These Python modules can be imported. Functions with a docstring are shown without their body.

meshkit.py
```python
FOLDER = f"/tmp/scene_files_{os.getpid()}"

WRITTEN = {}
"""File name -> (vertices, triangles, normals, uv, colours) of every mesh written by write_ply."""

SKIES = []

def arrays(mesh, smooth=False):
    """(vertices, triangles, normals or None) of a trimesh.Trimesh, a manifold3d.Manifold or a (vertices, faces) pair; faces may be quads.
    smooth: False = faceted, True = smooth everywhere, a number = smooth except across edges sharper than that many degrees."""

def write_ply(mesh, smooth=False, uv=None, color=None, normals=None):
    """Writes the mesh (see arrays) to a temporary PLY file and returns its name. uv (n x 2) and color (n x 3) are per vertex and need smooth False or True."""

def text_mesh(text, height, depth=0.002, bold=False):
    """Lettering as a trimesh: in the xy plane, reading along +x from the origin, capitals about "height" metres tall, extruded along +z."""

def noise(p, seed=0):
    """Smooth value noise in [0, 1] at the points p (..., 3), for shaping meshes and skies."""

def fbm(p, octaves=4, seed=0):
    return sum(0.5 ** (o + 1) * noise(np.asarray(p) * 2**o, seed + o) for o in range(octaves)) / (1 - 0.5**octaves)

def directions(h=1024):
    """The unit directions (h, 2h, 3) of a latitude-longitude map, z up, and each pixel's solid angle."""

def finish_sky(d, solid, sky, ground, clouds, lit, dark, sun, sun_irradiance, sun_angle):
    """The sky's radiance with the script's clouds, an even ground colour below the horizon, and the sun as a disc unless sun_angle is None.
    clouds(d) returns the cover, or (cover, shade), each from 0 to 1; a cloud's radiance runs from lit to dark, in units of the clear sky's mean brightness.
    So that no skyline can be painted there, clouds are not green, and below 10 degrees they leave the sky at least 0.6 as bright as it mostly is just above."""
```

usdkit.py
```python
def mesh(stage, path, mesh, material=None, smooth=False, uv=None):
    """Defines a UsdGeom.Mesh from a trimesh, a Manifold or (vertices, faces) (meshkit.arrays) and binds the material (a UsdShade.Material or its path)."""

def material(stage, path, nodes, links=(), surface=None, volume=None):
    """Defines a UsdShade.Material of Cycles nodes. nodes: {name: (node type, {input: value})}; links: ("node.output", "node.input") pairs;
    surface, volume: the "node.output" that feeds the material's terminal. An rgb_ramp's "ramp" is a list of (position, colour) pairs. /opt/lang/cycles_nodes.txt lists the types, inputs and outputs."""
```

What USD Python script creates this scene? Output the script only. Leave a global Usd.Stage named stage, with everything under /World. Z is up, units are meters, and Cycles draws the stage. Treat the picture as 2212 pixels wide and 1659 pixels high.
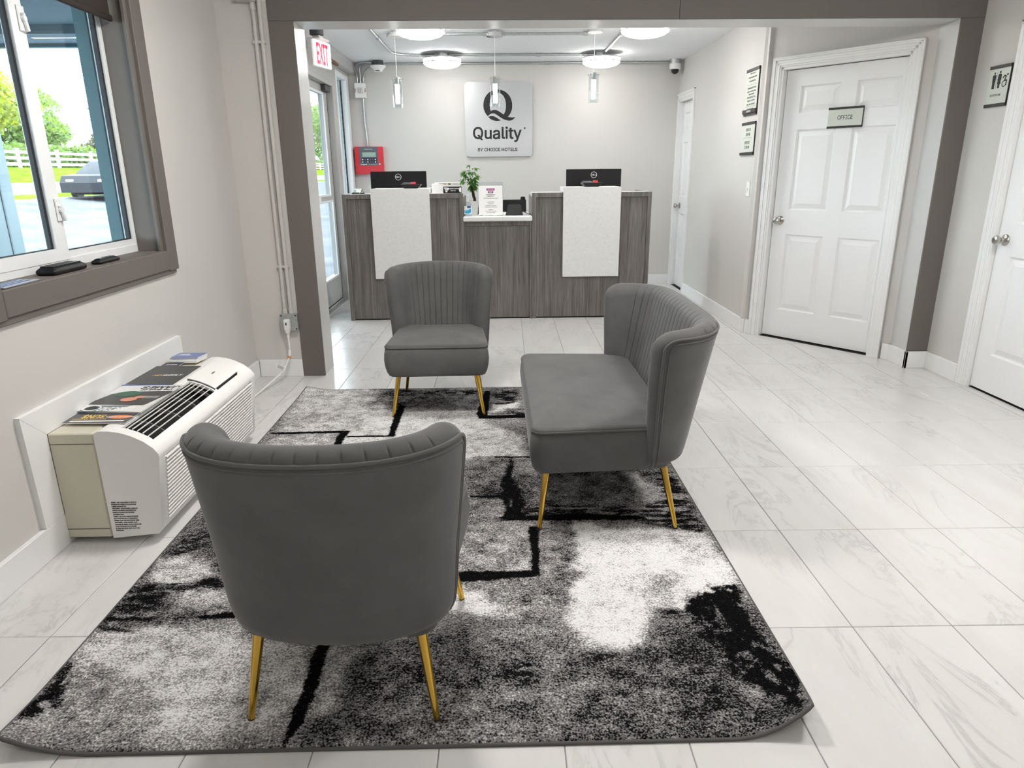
import math, random
import numpy as np, trimesh, manifold3d as m3
from shapely.geometry import Polygon, LineString, Point, box as sbox
from shapely import affinity, union_all
import usdkit, meshkit
from pxr import Usd, UsdGeom, UsdLux, UsdShade, Gf, Sdf, Vt

stage = Usd.Stage.CreateInMemory()
UsdGeom.SetStageUpAxis(stage, UsdGeom.Tokens.z)
UsdGeom.SetStageMetersPerUnit(stage, 1.0)
UsdGeom.Xform.Define(stage, '/World')
UsdGeom.Scope.Define(stage, '/World/Looks')
rng = np.random.default_rng(7)
PI = math.pi
V3 = lambda *a: np.array(a, float)

# ---------------------------------------------------------------- camera, sky, sun, exposure
PITCH, YAW, ROLL, HCAM = 0.30003032, 0.0189554116, 0.00882476208, 1.34
cam = UsdGeom.Camera.Define(stage, '/World/camera')
cam.CreateHorizontalApertureAttr(36.0)
cam.CreateVerticalApertureAttr(27.0)
cam.CreateFocalLengthAttr(36.0 * 1488.23449 / 2212)
cam.CreateFStopAttr(0.0)
cam.CreateFocusDistanceAttr(4.0)
cam.CreateExposureAttr(0.30)
cr, sr, cp, sp, cy, sy = math.cos(ROLL), math.sin(ROLL), math.cos(PITCH), math.sin(PITCH), math.cos(YAW), math.sin(YAW)
_M = np.array([[cy, sy, 0], [-sy, cy, 0], [0, 0, 1]]) @ np.array([[1, 0, 0], [0, -sp, cp], [0, -cp, -sp]]) @ np.array([[cr, -sr, 0], [sr, cr, 0], [0, 0, 1]])
_X, _Y, _Z = _M[:, 0], -_M[:, 1], -_M[:, 2]
cam.AddTransformOp().Set(Gf.Matrix4d(*_X, 0, *_Y, 0, *_Z, 0, 0, 0, HCAM, 1))

sky = UsdLux.DomeLight.Define(stage, '/World/sky_dome')
sky.CreateIntensityAttr(1.0)
sky.CreateColorAttr(Gf.Vec3f(0.93, 1.0, 1.09))
sky.CreateExposureAttr(2.35)
sun = UsdLux.DistantLight.Define(stage, '/World/sun')
sun.CreateIntensityAttr(3.0)
sun.CreateAngleAttr(0.6)
sun.CreateColorAttr(Gf.Vec3f(1.0, 0.95, 0.86))
sun.AddRotateXYZOp().Set(Gf.Vec3f(48, 0, 62))     # high, from behind the building and from the camera's side
LAMP, LAMPF, LAMPN, PENDANT = 16.0, 32.0, 70.0, 8.0                   # radiance of the ceiling lamps (far room, unseen near-room ones) and of the pendants

# ---------------------------------------------------------------- materials
MATS = {}
def mat(name, color, rough=0.5, metal=0.0, bump=0.0, bscale=200.0, vary=0.0, vscale=6.0, **kw):
    if name in MATS: return MATS[name]
    n = {'p': ('principled_bsdf', {'base_color': color, 'roughness': rough, 'metallic': metal, **kw})}
    l = []
    if vary or bump:
        n['g'] = ('geometry', {})
    if vary:
        n['v'] = ('noise_texture', {'scale': vscale, 'detail': 4.0})
        n['r'] = ('rgb_ramp', {'ramp': [(0.3, tuple(c * (1 - vary) for c in color)), (0.7, tuple(min(1, c * (1 + vary)) for c in color))]})
        l += [('g.position', 'v.vector'), ('v.fac', 'r.fac'), ('r.color', 'p.base_color')]
    if bump:
        n['b'] = ('noise_texture', {'scale': bscale, 'detail': 3.0})
        n['bb'] = ('bump', {'strength': bump, 'distance': 0.002})
        l += [('g.position', 'b.vector'), ('b.fac', 'bb.height'), ('bb.normal', 'p.normal')]
    MATS[name] = usdkit.material(stage, '/World/Looks/' + name, n, l, surface='p.BSDF')
    return MATS[name]
def emat(name, color, strength):
    if name not in MATS:
        MATS[name] = usdkit.material(stage, '/World/Looks/' + name, {'e': ('emission', {'color': color, 'strength': strength})}, [], surface='e.emission')
    return MATS[name]
def pane(name, tint, gloss=0.6, f=1.45):
    MATS[name] = usdkit.material(stage, '/World/Looks/' + name, {
        't': ('transparent_bsdf', {'color': tint}), 'g': ('glossy_bsdf', {'color': (gloss,) * 3, 'roughness': 0.0}),
        'ge': ('geometry', {}), 'io': ('mix_float', {'a': f, 'b': 1.0 / f}), 'f': ('fresnel', {}), 'm': ('mix_closure', {})},
        [('ge.backfacing', 'io.fac'), ('io.result', 'f.IOR'), ('f.fac', 'm.fac'), ('t.BSDF', 'm.closure1'), ('g.BSDF', 'm.closure2')], surface='m.closure')
    return MATS[name]

wall_paint = mat('wall_paint', (0.625, 0.608, 0.578), 0.55, bump=0.10, bscale=160)
taupe = mat('taupe_paint', (0.158, 0.142, 0.128), 0.6, specular_ior_level=0.25, bump=0.05, bscale=180)
gray_gloss = mat('gray_gloss_paint', (0.62, 0.615, 0.60), 0.26, bump=0.04, bscale=120)
frame_gray = mat('frame_gray_paint', (0.46, 0.455, 0.445), 0.35)
white_trim = mat('white_trim', (0.84, 0.845, 0.84), 0.32)
white_door = mat('white_door', (0.86, 0.865, 0.865), 0.34, bump=0.05, bscale=90)
ceiling_mat = mat('popcorn_ceiling', (0.86, 0.875, 0.89), 0.9, bump=0.8, bscale=110, vary=0.12, vscale=150)
white_plastic = mat('white_plastic', (0.84, 0.835, 0.81), 0.32)
white_vinyl = mat('white_vinyl', (0.85, 0.87, 0.88), 0.28)
beige_metal = mat('beige_metal', (0.62, 0.59, 0.47), 0.42, bump=0.1, bscale=500)
black_plastic = mat('black_plastic', (0.008, 0.008, 0.009), 0.4, specular_ior_level=0.3)
black_matte = mat('black_matte', (0.008, 0.008, 0.008), 0.8)
gasket = mat('black_gasket', (0.012, 0.016, 0.02), 0.55)
dark_grey = mat('dark_grey_plastic', (0.06, 0.062, 0.066), 0.5)
chrome = mat('chrome', (0.75, 0.75, 0.74), 0.12, 1.0)
nickel = mat('satin_nickel', (0.48, 0.46, 0.43), 0.22, 1.0)
galv = mat('galvanized_steel', (0.50, 0.52, 0.52), 0.34, 0.85, vary=0.12, vscale=60)
paint_pipe = mat('painted_pipe', (0.58, 0.565, 0.53), 0.4)
gold = mat('polished_gold', (0.70, 0.44, 0.085), 0.16, 1.0)
foot_black = mat('foot_black', (0.02, 0.018, 0.015), 0.5)
red_paint = mat('red_enamel', (0.62, 0.012, 0.028), 0.3)
ink = mat('black_ink', (0.012, 0.012, 0.013), 0.55)
ink_grey = mat('grey_ink', (0.09, 0.09, 0.09), 0.6)
ink_white = mat('white_ink', (0.85, 0.85, 0.85), 0.5)
ink_gold = mat('gold_ink', (0.80, 0.55, 0.10), 0.5)
ink_blue = mat('blue_ink', (0.03, 0.10, 0.32), 0.5)
paper = mat('paper', (0.86, 0.86, 0.85), 0.6)
sign_face = mat('sign_face', (0.62, 0.65, 0.58), 0.35)
sign_bar = mat('sign_bar', (0.022, 0.018, 0.018), 0.4)
silver = mat('brushed_silver', (0.56, 0.565, 0.58), 0.36, 0.5)
teal = mat('teal_exterior_paint', (0.022, 0.095, 0.12), 0.5)
brown_shade = mat('brown_shade_fabric', (0.035, 0.027, 0.022), 0.85, bump=0.3, bscale=900)
grout = mat('grout', (0.27, 0.265, 0.255), 0.9)
dark_void = mat('dark_cavity', (0.01, 0.01, 0.01), 0.9)  # near-black that stands in for shade in gaps and recesses
lamp_metal = mat('lamp_band_metal', (0.55, 0.55, 0.55), 0.3, 0.9)
lamp_glow = emat('lamp_diffuser_glow', (1.0, 0.985, 0.96), LAMP)
lamp_glow_front = emat('lamp_diffuser_glow_front', (1.0, 0.985, 0.96), LAMPF)
lamp_glow_near = emat('lamp_diffuser_glow_near', (1.0, 0.965, 0.925), LAMPN)  # glow of the unseen lamps over the near room
lamp_glow_rear = emat('lamp_diffuser_glow_rear', (1.0, 0.965, 0.925), LAMPN * 0.27)  # dimmer glow of the unseen lamps behind the camera
pendant_glow = emat('pendant_glow', (1.0, 0.98, 0.95), PENDANT)
exit_face = usdkit.material(stage, '/World/Looks/exit_face', {'p': ('principled_bsdf', {'base_color': (0.9, 0.9, 0.9), 'roughness': 0.4, 'emission_color': (1, 0.93, 0.93), 'emission_strength': 0.35})}, [], surface='p.BSDF')
exit_red = usdkit.material(stage, '/World/Looks/exit_red', {'p': ('principled_bsdf', {'base_color': (0.85, 0.01, 0.06), 'roughness': 0.4, 'emission_color': (1, 0.02, 0.08), 'emission_strength': 0.5})}, [], surface='p.BSDF')
window_glass = pane('window_glass', (0.90, 0.96, 0.97), 0.7)
clear_glass = pane('pendant_glass', (0.93, 0.95, 0.95), 0.9)
acrylic = pane('clear_acrylic', (0.92, 0.95, 0.95), 0.8)
bottle_plastic = pane('clear_bottle_plastic', (0.86, 0.93, 0.96), 0.8)

def tile_material():
    n = {'g': ('geometry', {}), 'oi': ('object_info', {}), 'off': ('vector_math', {'math_type': 'multiply_add', 'vector2': (37.0, 53.0, 11.0)}),
         'cx': ('combine_xyz', {}), 'map': ('mapping', {'rotation': (0, 0, 0.55), 'scale': (3.1, 0.9, 1.0)}),
         'w': ('noise_texture', {'scale': 1.5, 'detail': 7.0, 'roughness': 0.62, 'distortion': 0.9}),
         'a': ('math', {'math_type': 'subtract', 'value2': 0.5}), 'ab': ('math', {'math_type': 'absolute'}),
         'vr': ('rgb_ramp', {'ramp': [(0.0, (1, 1, 1)), (0.006, (0.7, 0.7, 0.7)), (0.022, (0.12, 0.12, 0.12)), (0.06, (0, 0, 0))]}),
         'm2': ('noise_texture', {'scale': 0.9, 'detail': 3.0}), 'mr': ('rgb_ramp', {'ramp': [(0.42, (0, 0, 0)), (0.62, (1, 1, 1))]}),
         'mm': ('math', {'math_type': 'multiply'}), 'cl': ('noise_texture', {'scale': 2.2, 'detail': 6.0, 'roughness': 0.6}),
         'cr': ('rgb_ramp', {'ramp': [(0.3, (0.655, 0.645, 0.63)), (0.7, (0.71, 0.705, 0.695))]}),
         'mix': ('mix', {'color2': (0.53, 0.525, 0.515)}), 'p': ('principled_bsdf', {'roughness': 0.24, 'specular_ior_level': 0.42})}
    l = [('oi.random', 'cx.x'), ('oi.random', 'cx.y'), ('oi.random', 'cx.z'), ('cx.vector', 'off.vector1'), ('g.position', 'off.vector3'),
         ('off.vector', 'map.vector'), ('map.vector', 'w.vector'), ('w.fac', 'a.value1'), ('a.value', 'ab.value1'), ('ab.value', 'vr.fac'),
         ('off.vector', 'm2.vector'), ('m2.fac', 'mr.fac'), ('vr.color', 'mm.value1'), ('mr.color', 'mm.value2'),
         ('map.vector', 'cl.vector'), ('cl.fac', 'cr.fac'), ('cr.color', 'mix.color1'), ('mm.value', 'mix.fac'), ('mix.color', 'p.base_color')]
    return usdkit.material(stage, '/World/Looks/marble_tile', n, l, surface='p.BSDF')
tile_mat = tile_material()

def wood_material():
    n = {'g': ('geometry', {}), 'map': ('mapping', {'scale': (34.0, 34.0, 1.15)}),
         'w': ('noise_texture', {'scale': 1.0, 'detail': 6.0, 'roughness': 0.62, 'distortion': 1.1}),
         'r': ('rgb_ramp', {'ramp': [(0.28, (0.100, 0.090, 0.080)), (0.46, (0.172, 0.158, 0.144)), (0.58, (0.212, 0.197, 0.181)), (0.75, (0.285, 0.268, 0.249))]}),
         'map2': ('mapping', {'scale': (150.0, 150.0, 5.0)}), 'f': ('noise_texture', {'scale': 1.0, 'detail': 2.0}),
         'fr': ('rgb_ramp', {'ramp': [(0.35, (0.72, 0.72, 0.72)), (0.6, (1, 1, 1))]}), 'mul': ('mix', {'mix_type': 'multiply', 'fac': 1.0}),
         'p': ('principled_bsdf', {'roughness': 0.5})}
    l = [('g.position', 'map.vector'), ('map.vector', 'w.vector'), ('w.fac', 'r.fac'), ('g.position', 'map2.vector'), ('map2.vector', 'f.vector'),
         ('f.fac', 'fr.fac'), ('r.color', 'mul.color1'), ('fr.color', 'mul.color2'), ('mul.color', 'p.base_color')]
    return usdkit.material(stage, '/World/Looks/grey_wood_laminate', n, l, surface='p.BSDF')
wood = wood_material()

def quartz_material():
    n = {'g': ('geometry', {}), 'v': ('noise_texture', {'scale': 60.0, 'detail': 5.0, 'roughness': 0.7}),
         'r': ('rgb_ramp', {'ramp': [(0.28, (0.68, 0.68, 0.66)), (0.38, (0.82, 0.82, 0.81)), (0.6, (0.86, 0.86, 0.85)), (0.75, (0.90, 0.90, 0.89))]}),
         'p': ('principled_bsdf', {'roughness': 0.28})}
    return usdkit.material(stage, '/World/Looks/white_quartz', n, [('g.position', 'v.vector'), ('v.fac', 'r.fac'), ('r.color', 'p.base_color')], surface='p.BSDF')
quartz = quartz_material()

def velvet_material():
    n = {'g': ('geometry', {}), 'v': ('noise_texture', {'scale': 7.0, 'detail': 4.0, 'roughness': 0.6}),
         'r': ('rgb_ramp', {'ramp': [(0.3, (0.104, 0.103, 0.102)), (0.7, (0.134, 0.133, 0.131))]}),
         'b': ('noise_texture', {'scale': 900.0, 'detail': 2.0}), 'bb': ('bump', {'strength': 0.25, 'distance': 0.001}),
         'p': ('principled_bsdf', {'roughness': 0.85, 'sheen_weight': 0.28, 'sheen_roughness': 0.35, 'sheen_tint': (0.9, 0.92, 0.95), 'specular_ior_level': 0.2})}
    return usdkit.material(stage, '/World/Looks/grey_velvet', n, [('g.position', 'v.vector'), ('v.fac', 'r.fac'), ('r.color', 'p.base_color'),
        ('g.position', 'b.vector'), ('b.fac', 'bb.height'), ('bb.normal', 'p.normal')], surface='p.BSDF')
velvet = velvet_material()

def rug_material():
    n = {'g': ('geometry', {}), 'at': ('attribute', {'attribute': 'tone'}),
         's1': ('noise_texture', {'scale': 185.0, 'detail': 2.0, 'roughness': 0.6}),
         'mp': ('mapping', {'scale': (1.0, 1.9, 1.0)}), 's2': ('noise_texture', {'scale': 60.0, 'detail': 3.0, 'roughness': 0.6}),
         'a1': ('math', {'math_type': 'subtract', 'value2': 0.5}), 'a2': ('math', {'math_type': 'multiply_add', 'value2': 1.3}),
         'b1': ('math', {'math_type': 'subtract', 'value2': 0.5}), 'b2': ('math', {'math_type': 'multiply_add', 'value2': 0.55}),
         'ed': ('math', {'math_type': 'multiply'}),
         'r': ('rgb_ramp', {'ramp': [(0.0, (0.004, 0.004, 0.0045)), (0.27, (0.012, 0.012, 0.0125)), (0.34, (0.10, 0.096, 0.098)), (0.50, (0.20, 0.193, 0.194)), (0.66, (0.38, 0.372, 0.366)), (0.82, (0.68, 0.67, 0.66)), (1.0, (0.82, 0.815, 0.81))]}),
         'bb': ('bump', {'strength': 0.8, 'distance': 0.004}),
         'p': ('principled_bsdf', {'roughness': 1.0, 'specular_ior_level': 0.0})}
    l = [('g.position', 's1.vector'), ('g.position', 'mp.vector'), ('mp.vector', 's2.vector'), ('s1.fac', 'a1.value1'), ('s2.fac', 'b1.value1'),
         ('at.fac', 'b2.value3'), ('b1.value', 'b2.value1'), ('a1.value', 'a2.value1'), ('b2.value', 'a2.value3'), ('a2.value', 'r.fac'), ('r.color', 'p.base_color'),
         ('s1.fac', 'bb.height'), ('bb.normal', 'p.normal')]
    l = [x for x in l]
    del n['ed']
    return usdkit.material(stage, '/World/Looks/rug_pile', n, l, surface='p.BSDF')
rug_mat = rug_material()
rug_edge = mat('rug_binding', (0.10, 0.097, 0.095), 0.9, bump=0.6, bscale=700)

def leaf_material(name, c, t):
    return usdkit.material(stage, '/World/Looks/' + name, {'oi': ('geometry', {}), 'r': ('rgb_ramp', {'ramp': [(0.0, tuple(x * 0.6 for x in c)), (1.0, tuple(min(1, x * 1.35) for x in c))]}),
        'd': ('principled_bsdf', {'roughness': 0.5}), 't': ('translucent_bsdf', {'color': t}), 'm': ('mix_closure', {'fac': 0.4})},
        [('oi.random_per_island', 'r.fac'), ('r.color', 'd.base_color'), ('d.BSDF', 'm.closure1'), ('t.BSDF', 'm.closure2')], surface='m.closure')

# ---------------------------------------------------------------- mesh helpers
def bx(x0, x1, y0, y1, z0, z1, b=0.0):
    lo, hi = V3(min(x0, x1), min(y0, y1), min(z0, z1)), V3(max(x0, x1), max(y0, y1), max(z0, z1))
    b = min(b, 0.45 * (hi - lo).min())
    if b <= 0:
        m = trimesh.creation.box(hi - lo); m.apply_translation((lo + hi) / 2); return m
    pts = []
    for sx in (0, 1):
        for sy_ in (0, 1):
            for sz in (0, 1):
                c = V3(*[hi[k] if s else lo[k] for k, s in enumerate((sx, sy_, sz))])
                d = V3(*[-1 if s else 1 for s in (sx, sy_, sz)])
                for k in range(3):
                    q = c + d * b; q[k] = c[k]; pts.append(q)
    return trimesh.convex.convex_hull(np.array(pts))
def cat(*ms):
    ms = [m for m in ms if m is not None]
    return trimesh.util.concatenate(list(ms))
def mold(m):
    return m3.Manifold(m3.Mesh(np.asarray(m.vertices, np.float32), np.asarray(m.faces, np.uint32)))
def tm(man):
    k = man.to_mesh(); return trimesh.Trimesh(k.vert_properties[:, :3], k.tri_verts, process=False)
def cut(a, *bs):
    r = mold(a)
    for b in bs: r = r - mold(b)
    return tm(r)
def hull(pts): return trimesh.convex.convex_hull(np.array(pts, float))
def tube(pts, r, n=10, caps=True):
    p = np.array(pts, float); r = np.broadcast_to(np.array(r, float), (len(p),))
    t = np.gradient(p, axis=0); t /= np.linalg.norm(t, axis=1, keepdims=True) + 1e-12
    u = np.cross(t[0], [0, 0, 1.0])
    if np.linalg.norm(u) < 1e-3: u = np.cross(t[0], [1.0, 0, 0])
    u /= np.linalg.norm(u); rings = []
    ang = np.arange(n) * 2 * PI / n
    for i in range(len(p)):
        u = u - t[i] * (u @ t[i]); u /= np.linalg.norm(u); w = np.cross(t[i], u)
        rings.append(p[i] + r[i] * (np.cos(ang)[:, None] * u + np.sin(ang)[:, None] * w))
    v = np.vstack(rings); f = []
    for i in range(len(p) - 1):
        for j in range(n):
            a, b, c, d = i * n + j, i * n + (j + 1) % n, (i + 1) * n + (j + 1) % n, (i + 1) * n + j
            f += [[a, b, c], [a, c, d]]
    if caps:
        v = np.vstack([v, p[0], p[-1]]); k = len(p) * n
        for j in range(n):
            f += [[k, (j + 1) % n, j], [k + 1, (len(p) - 1) * n + j, (len(p) - 1) * n + (j + 1) % n]]
    return trimesh.Trimesh(v, f, process=False)
def closed_tube(pts, r, n=8):
    p = np.array(pts, float); N = len(p)
    t = np.roll(p, -1, 0) - np.roll(p, 1, 0); t /= np.linalg.norm(t, axis=1, keepdims=True)
    u0 = np.cross(t, [0, 0, 1.0]); u0 /= np.linalg.norm(u0, axis=1, keepdims=True) + 1e-9; w = np.cross(t, u0)
    ang = np.arange(n) * 2 * PI / n
    v = (p[:, None] + r * (np.cos(ang)[None, :, None] * u0[:, None] + np.sin(ang)[None, :, None] * w[:, None])).reshape(-1, 3)
    f = []
    for i in range(N):
        for j in range(n):
            a, b, c, d = i * n + j, i * n + (j + 1) % n, ((i + 1) % N) * n + (j + 1) % n, ((i + 1) % N) * n + j
            f += [[a, b, c], [a, c, d]]
    return trimesh.Trimesh(v, f, process=False)
def lathe(prof, n=32, at=(0, 0, 0)):
    m = trimesh.creation.revolve(np.array(prof, float), sections=n); m.apply_translation(at); return m
def cyl(r, z0, z1, at=(0, 0), n=24, r2=None):
    r2 = r if r2 is None else r2
    return lathe([(0, z0), (r, z0), (r2, z1), (0, z1)], n, (at[0], at[1], 0))
def ext(poly, d):
    gs = getattr(poly, 'geoms', [poly])
    return cat(*[trimesh.creation.extrude_polygon(g, d, engine='earcut') for g in gs if not g.is_empty])
def prism(pts, h): return ext(Polygon(pts), h)
def put(m, o, u, v, n):
    T = np.eye(4); T[:3, 0], T[:3, 1], T[:3, 2], T[:3, 3] = u, v, n, o
    m = m.copy(); m.apply_transform(T); return m
def move(m, *d):
    m = m.copy(); m.apply_translation(d); return m
def rot(m, a, ax=(0, 0, 1), at=(0, 0, 0)):
    m = m.copy(); m.apply_transform(trimesh.transformations.rotation_matrix(a, ax, at)); return m
def text(s, h, x=0, y=0, z=0, bold=False, center=True, width=None, d=0.0006):
    m = meshkit.text_mesh(s, h, d, bold)
    w = m.bounds[1][0] - m.bounds[0][0]
    m.apply_translation((-m.bounds[0][0], 0, 0))
    if width: m.apply_scale((width / w, 1, 1)) if False else m.apply_transform(np.diag([width / w, 1, 1, 1])); w = width
    if not width: w = m.bounds[1][0]
    m.apply_translation((x - (w / 2 if center else 0), y, z)); return m
LW = dict(u=V3(0, 1, 0), v=V3(0, 0, 1), n=V3(1, 0, 0))       # on a wall that faces +x
RW = dict(u=V3(0, -1, 0), v=V3(0, 0, 1), n=V3(-1, 0, 0))     # on a wall that faces -x
FW = dict(u=V3(1, 0, 0), v=V3(0, 0, 1), n=V3(0, -1, 0))      # on a wall that faces the camera
OA, OB = V3(2.123, 5.684, 0), V3(2.797, 4.825, 0)            # the angled wall with the office door
_d = (OB - OA) / np.linalg.norm(OB - OA)
AW = dict(u=_d, v=V3(0, 0, 1), n=V3(_d[1], -_d[0], 0))

# ---------------------------------------------------------------- prims
USED = {}
def numbered(parent, name):
    k = (parent, name); USED[k] = USED.get(k, 0) + 1
    return name if USED[k] == 1 else f'{name}_{USED[k]-1:03d}'
def keys(prim, label=None, cat_=None, group=None, kind=None):
    for k, v in (('label', label), ('category', cat_), ('group', group), ('kind', kind)):
        if v: prim.SetCustomDataByKey(k, v)
class Thing:
    """One top-level object: parts are given in world coordinates (or in local ones when loc is given) and written under its base by done()."""
    def __init__(s, name, label, cat_, group=None, kind=None, loc=None, rotz=0.0):
        s.name, s.label, s.cat, s.group, s.kind, s.loc, s.rotz, s.parts = name, label, cat_, group, kind, loc, rotz, []
    def part(s, name, mesh, m, smooth=False, label=None, kind=None, sub=()):
        s.parts.append((name, mesh, m, smooth, label, kind, list(sub))); return s
    def done(s):
        local = s.loc is not None
        if local: base = np.array(s.loc, float)
        else:
            b = np.array([p[1].bounds for p in s.parts]); lo, hi = b[:, 0].min(0), b[:, 1].max(0)
            base = V3((lo[0] + hi[0]) / 2, (lo[1] + hi[1]) / 2, lo[2])
        path = '/World/' + numbered('/World', s.name)
        x = UsdGeom.Xform.Define(stage, path); x.AddTranslateOp().Set(Gf.Vec3d(*base))
        if s.rotz: x.AddRotateZOp().Set(math.degrees(s.rotz))
        keys(x.GetPrim(), s.label, s.cat, s.group, s.kind)
        def add(parent, name, mesh, m, smooth, label, kind, sub):
            mesh = mesh.copy()
            if not local: mesh.apply_translation(-base)
            q = f'{parent}/{numbered(parent, name)}'
            g = usdkit.mesh(stage, q, mesh, m, smooth=smooth)
            keys(g.GetPrim(), label, None, None, kind)
            for t in sub:
                t = tuple(t) + (False, None, None)[len(t) - 3:] if len(t) < 6 else t
                add(q, t[0], t[1], t[2], t[3], t[4], t[5], ())
        for p in s.parts: add(path, *p)
        s.prim = x.GetPrim(); return s
def one(name, mesh, m, label, cat_, group=None, kind=None, smooth=False):
    """A top-level object that is a single mesh."""
    path = '/World/' + numbered('/World', name)
    b = mesh.bounds; base = V3((b[0][0] + b[1][0]) / 2, (b[0][1] + b[1][1]) / 2, b[0][2])
    g = usdkit.mesh(stage, path, move(mesh, *(-base)), m, smooth=smooth)
    g.AddTranslateOp().Set(Gf.Vec3d(*base)); keys(g.GetPrim(), label, cat_, group, kind); return g
def copy_of(src, loc, rotz=0.0, label=None, group=None):
    path = '/World/' + numbered('/World', src.GetName().rstrip('0123456789_') if src.GetName()[-3:].isdigit() else src.GetName())
    x = UsdGeom.Xform.Define(stage, path)
    x.GetPrim().GetReferences().AddInternalReference(src.GetPath())
    x.ClearXformOpOrder(); x.AddTranslateOp().Set(Gf.Vec3d(*map(float, loc)))
    op = [o for o in x.GetOrderedXformOps() if o.GetOpType() == UsdGeom.XformOp.TypeRotateZ]
    if rotz or src.HasAttribute('xformOp:rotateZ'):
        (op[0] if op else x.AddRotateZOp()).Set(math.degrees(rotz))
    x.GetPrim().SetInstanceable(True); keys(x.GetPrim(), label, None, group); return x.GetPrim()

# ================================================================ the setting
ZC = 2.50                                   # ceiling height
XL, XR = -1.66, 2.98                        # near room: left and right wall
YP0, YP1 = 4.60, 4.855                      # portal between the near and the far room
XFL, XFR, YF = -1.64, 2.09, 8.41            # far room: left wall, right wall, far wall
ZB = 2.205                                  # underside of the beam
YREAR = -2.6

# floor: every tile a piece, 305 x 592 mm, stack bond, laid 0.75 degrees off the walls
T = Thing('floor', 'pale marble-look floor tiles in straight rows', 'floor', kind='structure', loc=(0, 0, 0))
T.part('grout', bx(-1.9, 3.1, YREAR, 8.6, -0.12, -0.0022), grout)
TY = 0.0131375602
proto_tile = bx(0.0013, 0.3055 - 0.0013, 0.0013, 0.5925 - 0.0013, -0.02, 0.0, 0.0016)
room_poly = Polygon([(XL - .02, YREAR), (XR + .02, YREAR), (XR + .02, 4.62), (2.9, 4.66), (2.86, 4.86), (2.11, 5.76), (2.13, 8.43), (XFL - .12, 8.43), (XFL - .12, 4.8), (XL - .02, 4.62)])
R_t = trimesh.transformations.rotation_matrix(-TY, [0, 0, 1])
for iy in range(-7, 13):
    for ix in range(-7, 10):
        x0, y0 = 0.128 + ix * 0.3055, 1.784 + iy * 0.5925
        cell = affinity.rotate(sbox(x0, y0, x0 + .3055, y0 + .5925), -math.degrees(TY), origin=(0, 0))
        inter = cell.intersection(room_poly).area
        if inter < 0.004: continue
        if inter < 0.18 * 0.999 and cell.intersection(room_poly).geom_type == 'Polygon':
            p = affinity.rotate(sbox(x0 + .0013, y0 + .0013, x0 + .3042, y0 + .5912), -math.degrees(TY), origin=(0, 0)).intersection(room_poly)
            m = move(ext(p, 0.02), 0, 0, -0.02)
        else:
            m = move(proto_tile, x0, y0, 0); m.apply_transform(R_t)
        T.part('tile', m, tile_mat)
T.done()

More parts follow.
